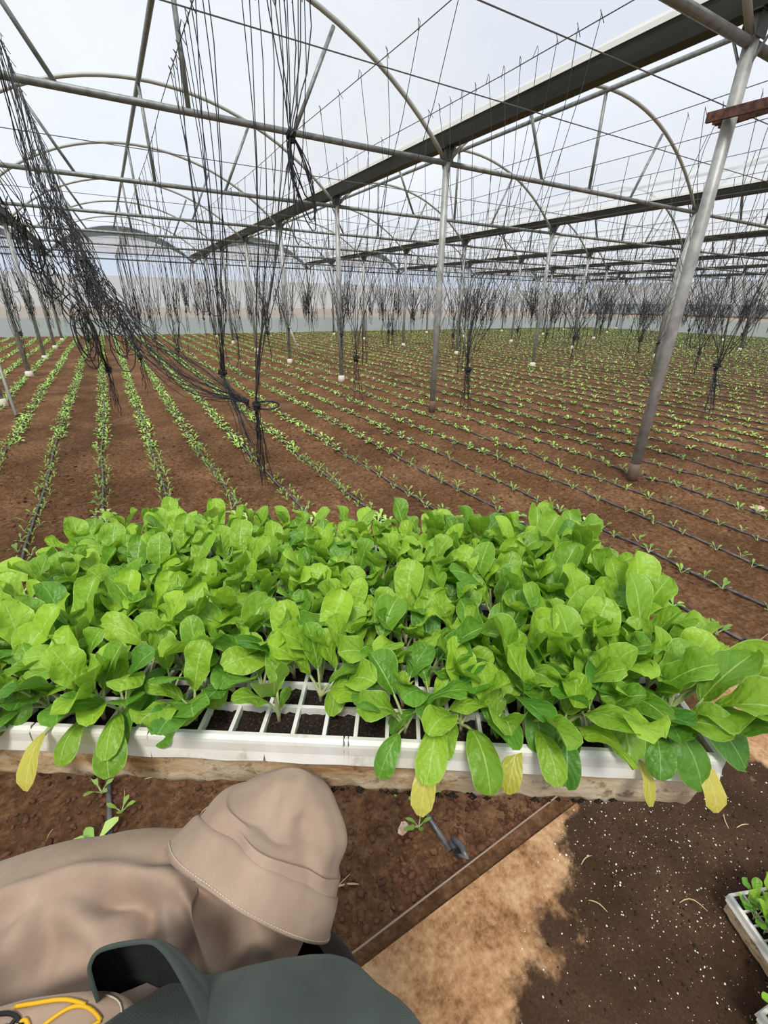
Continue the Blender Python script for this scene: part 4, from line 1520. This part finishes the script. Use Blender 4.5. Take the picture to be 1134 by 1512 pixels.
ST = [
    ([(-0.157, 0.287, 1.140), (-0.123, 0.279, 1.141), (-0.099, 0.272, 1.140), (-0.066, 0.256, 1.137), (-0.046, 0.238, 1.135), (-0.036, 0.217, 1.131), (-0.030, 0.204, 1.125), (-0.028, 0.186, 1.112)], 0.0100, 0.0090),
    ([(-0.068, 0.247, 1.137), (-0.058, 0.234, 1.134), (-0.052, 0.218, 1.130), (-0.051, 0.205, 1.124)], 0.0060, 0.0060),
    ([(-0.028, 0.250, 1.134), (-0.014, 0.219, 1.131), (-0.005, 0.202, 1.125), (-0.004, 0.185, 1.111)], 0.0090, 0.0080),
    ([(0.000, 0.222, 1.136), (0.010, 0.207, 1.131), (0.013, 0.193, 1.119), (0.017, 0.177, 1.092)], 0.0070, 0.0080),
    ([(-0.121, 0.266, 1.142), (-0.105, 0.240, 1.138), (-0.100, 0.218, 1.129)], 0.0070, 0.0100),
    ([(-0.150, 0.252, 1.140), (-0.139, 0.257, 1.141), (-0.134, 0.266, 1.142)], 0.0070, 0.0090),
    ([(-0.091, 0.251, 1.140), (-0.074, 0.247, 1.137), (-0.061, 0.236, 1.135)], -0.0140, 0.0070),
    ([(-0.046, 0.228, 1.134), (-0.041, 0.212, 1.129), (-0.038, 0.196, 1.119)], -0.0100, 0.0050),
    ([(-0.007, 0.216, 1.132), (-0.002, 0.205, 1.128), (-0.004, 0.192, 1.118), (-0.003, 0.181, 1.106)], -0.0090, 0.0050),
    ([(0.009, 0.226, 1.140), (0.021, 0.211, 1.135), (0.029, 0.194, 1.117)], -0.0090, 0.0080),
    ([(-0.133, 0.231, 1.134), (-0.127, 0.248, 1.140), (-0.126, 0.266, 1.142)], -0.0080, 0.0060),
    ([(-0.113, 0.239, 1.138), (-0.105, 0.227, 1.133), (-0.105, 0.214, 1.125)], -0.0080, 0.0060),
    ([(-0.068, 0.230, 1.134), (-0.065, 0.218, 1.129), (-0.068, 0.205, 1.122)], -0.0090, 0.0070),
    ([(-0.031, 0.231, 1.134), (-0.012, 0.208, 1.128), (-0.014, 0.192, 1.118)], -0.0080, 0.0050),
    ([(-0.153, 0.273, 1.142), (-0.130, 0.272, 1.142), (-0.112, 0.268, 1.142)], -0.0060, 0.0060),
    ([(0.013, 0.204, 1.130), (0.018, 0.188, 1.112), (0.022, 0.177, 1.085)], -0.0070, 0.0050),
    ([(-0.087, 0.264, 1.140), (-0.050, 0.261, 1.134), (-0.031, 0.250, 1.134)], -0.0030, 0.0060),
]
cloth_tube('sleeve', sleeve_path, M_KHAKI, 150, 180, ST, TOCAM, grain=.003)
cuff_path = [(.003, .2370, 1.079, .0785), (.009, .2385, 1.086, .0760), (.025, .243, 1.101, .070), (.037, .248, 1.113, .066), (.049, .251, 1.126, .055), (.057, .254, 1.138, .043), (.063, .257, 1.151, .026), (.067, .259, 1.159, .011), (.068, .261, 1.162, .0003)]
CS = [
    ([(.010, .258, 1.165), (.006, .252, 1.150)], .0060, .014),
    ([(.098, .212, 1.135), (.096, .205, 1.120)], .0060, .014),
    ([(0.061, 0.247, 1.165), (0.044, 0.229, 1.157), (0.022, 0.205, 1.166)], 0.0030, 0.0120),
    ([(0.071, 0.228, 1.150), (0.070, 0.209, 1.136), (0.055, 0.187, 1.138)], 0.0035, 0.0080),
    ([(0.054, 0.223, 1.154), (0.049, 0.199, 1.145), (0.046, 0.182, 1.138)], -0.0040, 0.0060),
    ([(0.004, 0.259, 1.164), (0.003, 0.231, 1.170)], -0.0040, 0.0120),
    ([(0.021, 0.254, 1.158), (0.013, 0.221, 1.171), (0.017, 0.207, 1.167)], 0.0025, 0.0090),
    ([(0.043, 0.249, 1.164), (0.018, 0.224, 1.167)], -0.0030, 0.0070),
]
cuff, CP, CN = cloth_tube('cuff', cuff_path, M_KHAKI, 60, 96, CS, TOCAM, skew=.05, grain=.003)
# turned hem: band, rolled edge and stitch line along the cuff's mouth
def ring(i, out):
    return [Vector(CP[i, k] + CN[i, k]*out) for k in range(96)]
V, F = [], []
for row, out in ((0, -.004), (0, .0028), (1, .0040), (5, .0034), (13, .0030), (15, .0022), (15, -.001)):
    V += [q-P0 for q in ring(row, out)]
for j in range(6):
    for i in range(96):
        F.append((j*96+i, j*96+(i+1) % 96, (j+1)*96+(i+1) % 96, (j+1)*96+i))
hem = mk('hem', V, F, M_KHAKI, cuff, True)
rg = ring(5, .0042)
stm = MB()
for i in range(96):
    a, b_ = rg[i], rg[(i+1) % 96]
    for q in range(2):
        s0 = a.lerp(b_, q/2+.06)-P0
        s1 = a.lerp(b_, q/2+.40)-P0
        stm.tube([s0, s1], .0004, 4)
o = stm.build('stitching', M_THREAD, cuff)
o['kind'] = 'stuff'

# strap standing up off the vest: a bent ribbon, edge to the viewer
fl = spline([(-.082, .167, 1.196), (-.083, .173, 1.205), (-.082, .177, 1.214), (-.074, .177, 1.222), (-.053, .167, 1.226), (-.045, .160, 1.221), (-.039, .148, 1.206), (-.033, .131, 1.182)], 40)
bk = spline([(-.092, .187, 1.152), (-.093, .194, 1.163), (-.092, .199, 1.173), (-.083, .198, 1.182), (-.056, .185, 1.187), (-.044, .175, 1.184), (-.032, .158, 1.171), (-.022, .138, 1.150)], 40)
V = []
th = .0022
cen = fl.mean(0)
for i in range(40):
    t = fl[min(i+1, 39)]-fl[max(i-1, 0)]
    dpt = bk[i]-fl[i]
    nrm = np.cross(t, dpt)
    nrm /= np.linalg.norm(nrm)
    for q in (fl[i]-nrm*th*.5, fl[i]+nrm*th*.5, bk[i]+nrm*th*.5, bk[i]-nrm*th*.5):
        V.append(Vector(q)-P0)
F = []
for i in range(39):
    for k in range(4):
        F.append((i*4+k, i*4+(k+1) % 4, (i+1)*4+(k+1) % 4, (i+1)*4+k))
F += [(3, 2, 1, 0), (39*4, 39*4+1, 39*4+2, 39*4+3)]
mk('strap', V, F, M_GREEN, per, True)
# black sheet standing in for the shade inside the strap's bend
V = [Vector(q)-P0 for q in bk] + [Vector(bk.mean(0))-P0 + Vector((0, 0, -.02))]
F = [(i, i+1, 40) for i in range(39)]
mk('strap_shade', V, F, M_BLACK, per)

# khaki name panel at the lower left with embroidered letters
def panel_pt(s, t):
    """s 0..1 left to right along the edge, t 0..1 down the chest"""
    top = spline([(-.185, .222, 1.145), (-.169, .219, 1.158), (-.139, .207, 1.167), (-.117, .197, 1.173), (-.081, .178, 1.176), (-.068, .165, 1.167), (-.065, .153, 1.149)], 50)
    q = top[min(int(s*49), 48)]*(1-(s*49-int(s*49)))+top[min(int(s*49)+1, 49)]*(s*49-int(s*49))
    c0 = np.array([-.13, .11, 1.13])
    return Vector(q + (c0-q)*t + np.array([0, 0, .012*math.sin(math.pi*min(1, t*1.2))]))
V, F = [], []
for j in range(14):
    for i in range(30):
        V.append(panel_pt(i/29, j/13*.9)-P0)
for j in range(13):
    for i in range(29):
        F.append((j*30+i, (j+1)*30+i, (j+1)*30+i+1, j*30+i+1))
pan = mk('name_panel', V, F, M_KHAKI, per, True)
so = pan.modifiers.new('thickness', 'SOLIDIFY')
so.thickness = .003
so.offset = -1


def stitch(name, lines, m, r):
    mbx = MB()
    for ln in lines:
        q = spline(ln, 14)
        pts = [panel_pt(a, b_) - P0 + Vector((0, 0, .0012)) for a, b_ in q]
        mbx.tube(pts, r, 6)
    return mbx.build(name, m, pan, True)
for ln in ([(.40, .03), (.48, .035), (.56, .035), (.62, .07)], [(.53, .15), (.60, .075), (.69, .14)], [(.53, .15), (.57, .24)], [(.62, .22), (.69, .14)], [(.40, .16), (.46, .11), (.50, .2)]):
    stitch('yellow_letter_stroke', [ln], M_YTH, .0011)
for ln in ([(.22, .07), (.33, .045), (.42, .09), (.46, .2)], [(.25, .11), (.35, .14), (.42, .09)], [(.30, .16), (.36, .12), (.40, .2)], [(.20, .14), (.26, .2), (.33, .22)]):
    stitch('black_letter_stroke', [ln], M_BTH, .0012)
stitch('seam_stitching', [[(.66, .02), (.74, .045), (.80, .12), (.84, .22)]], M_THREAD, .0005)
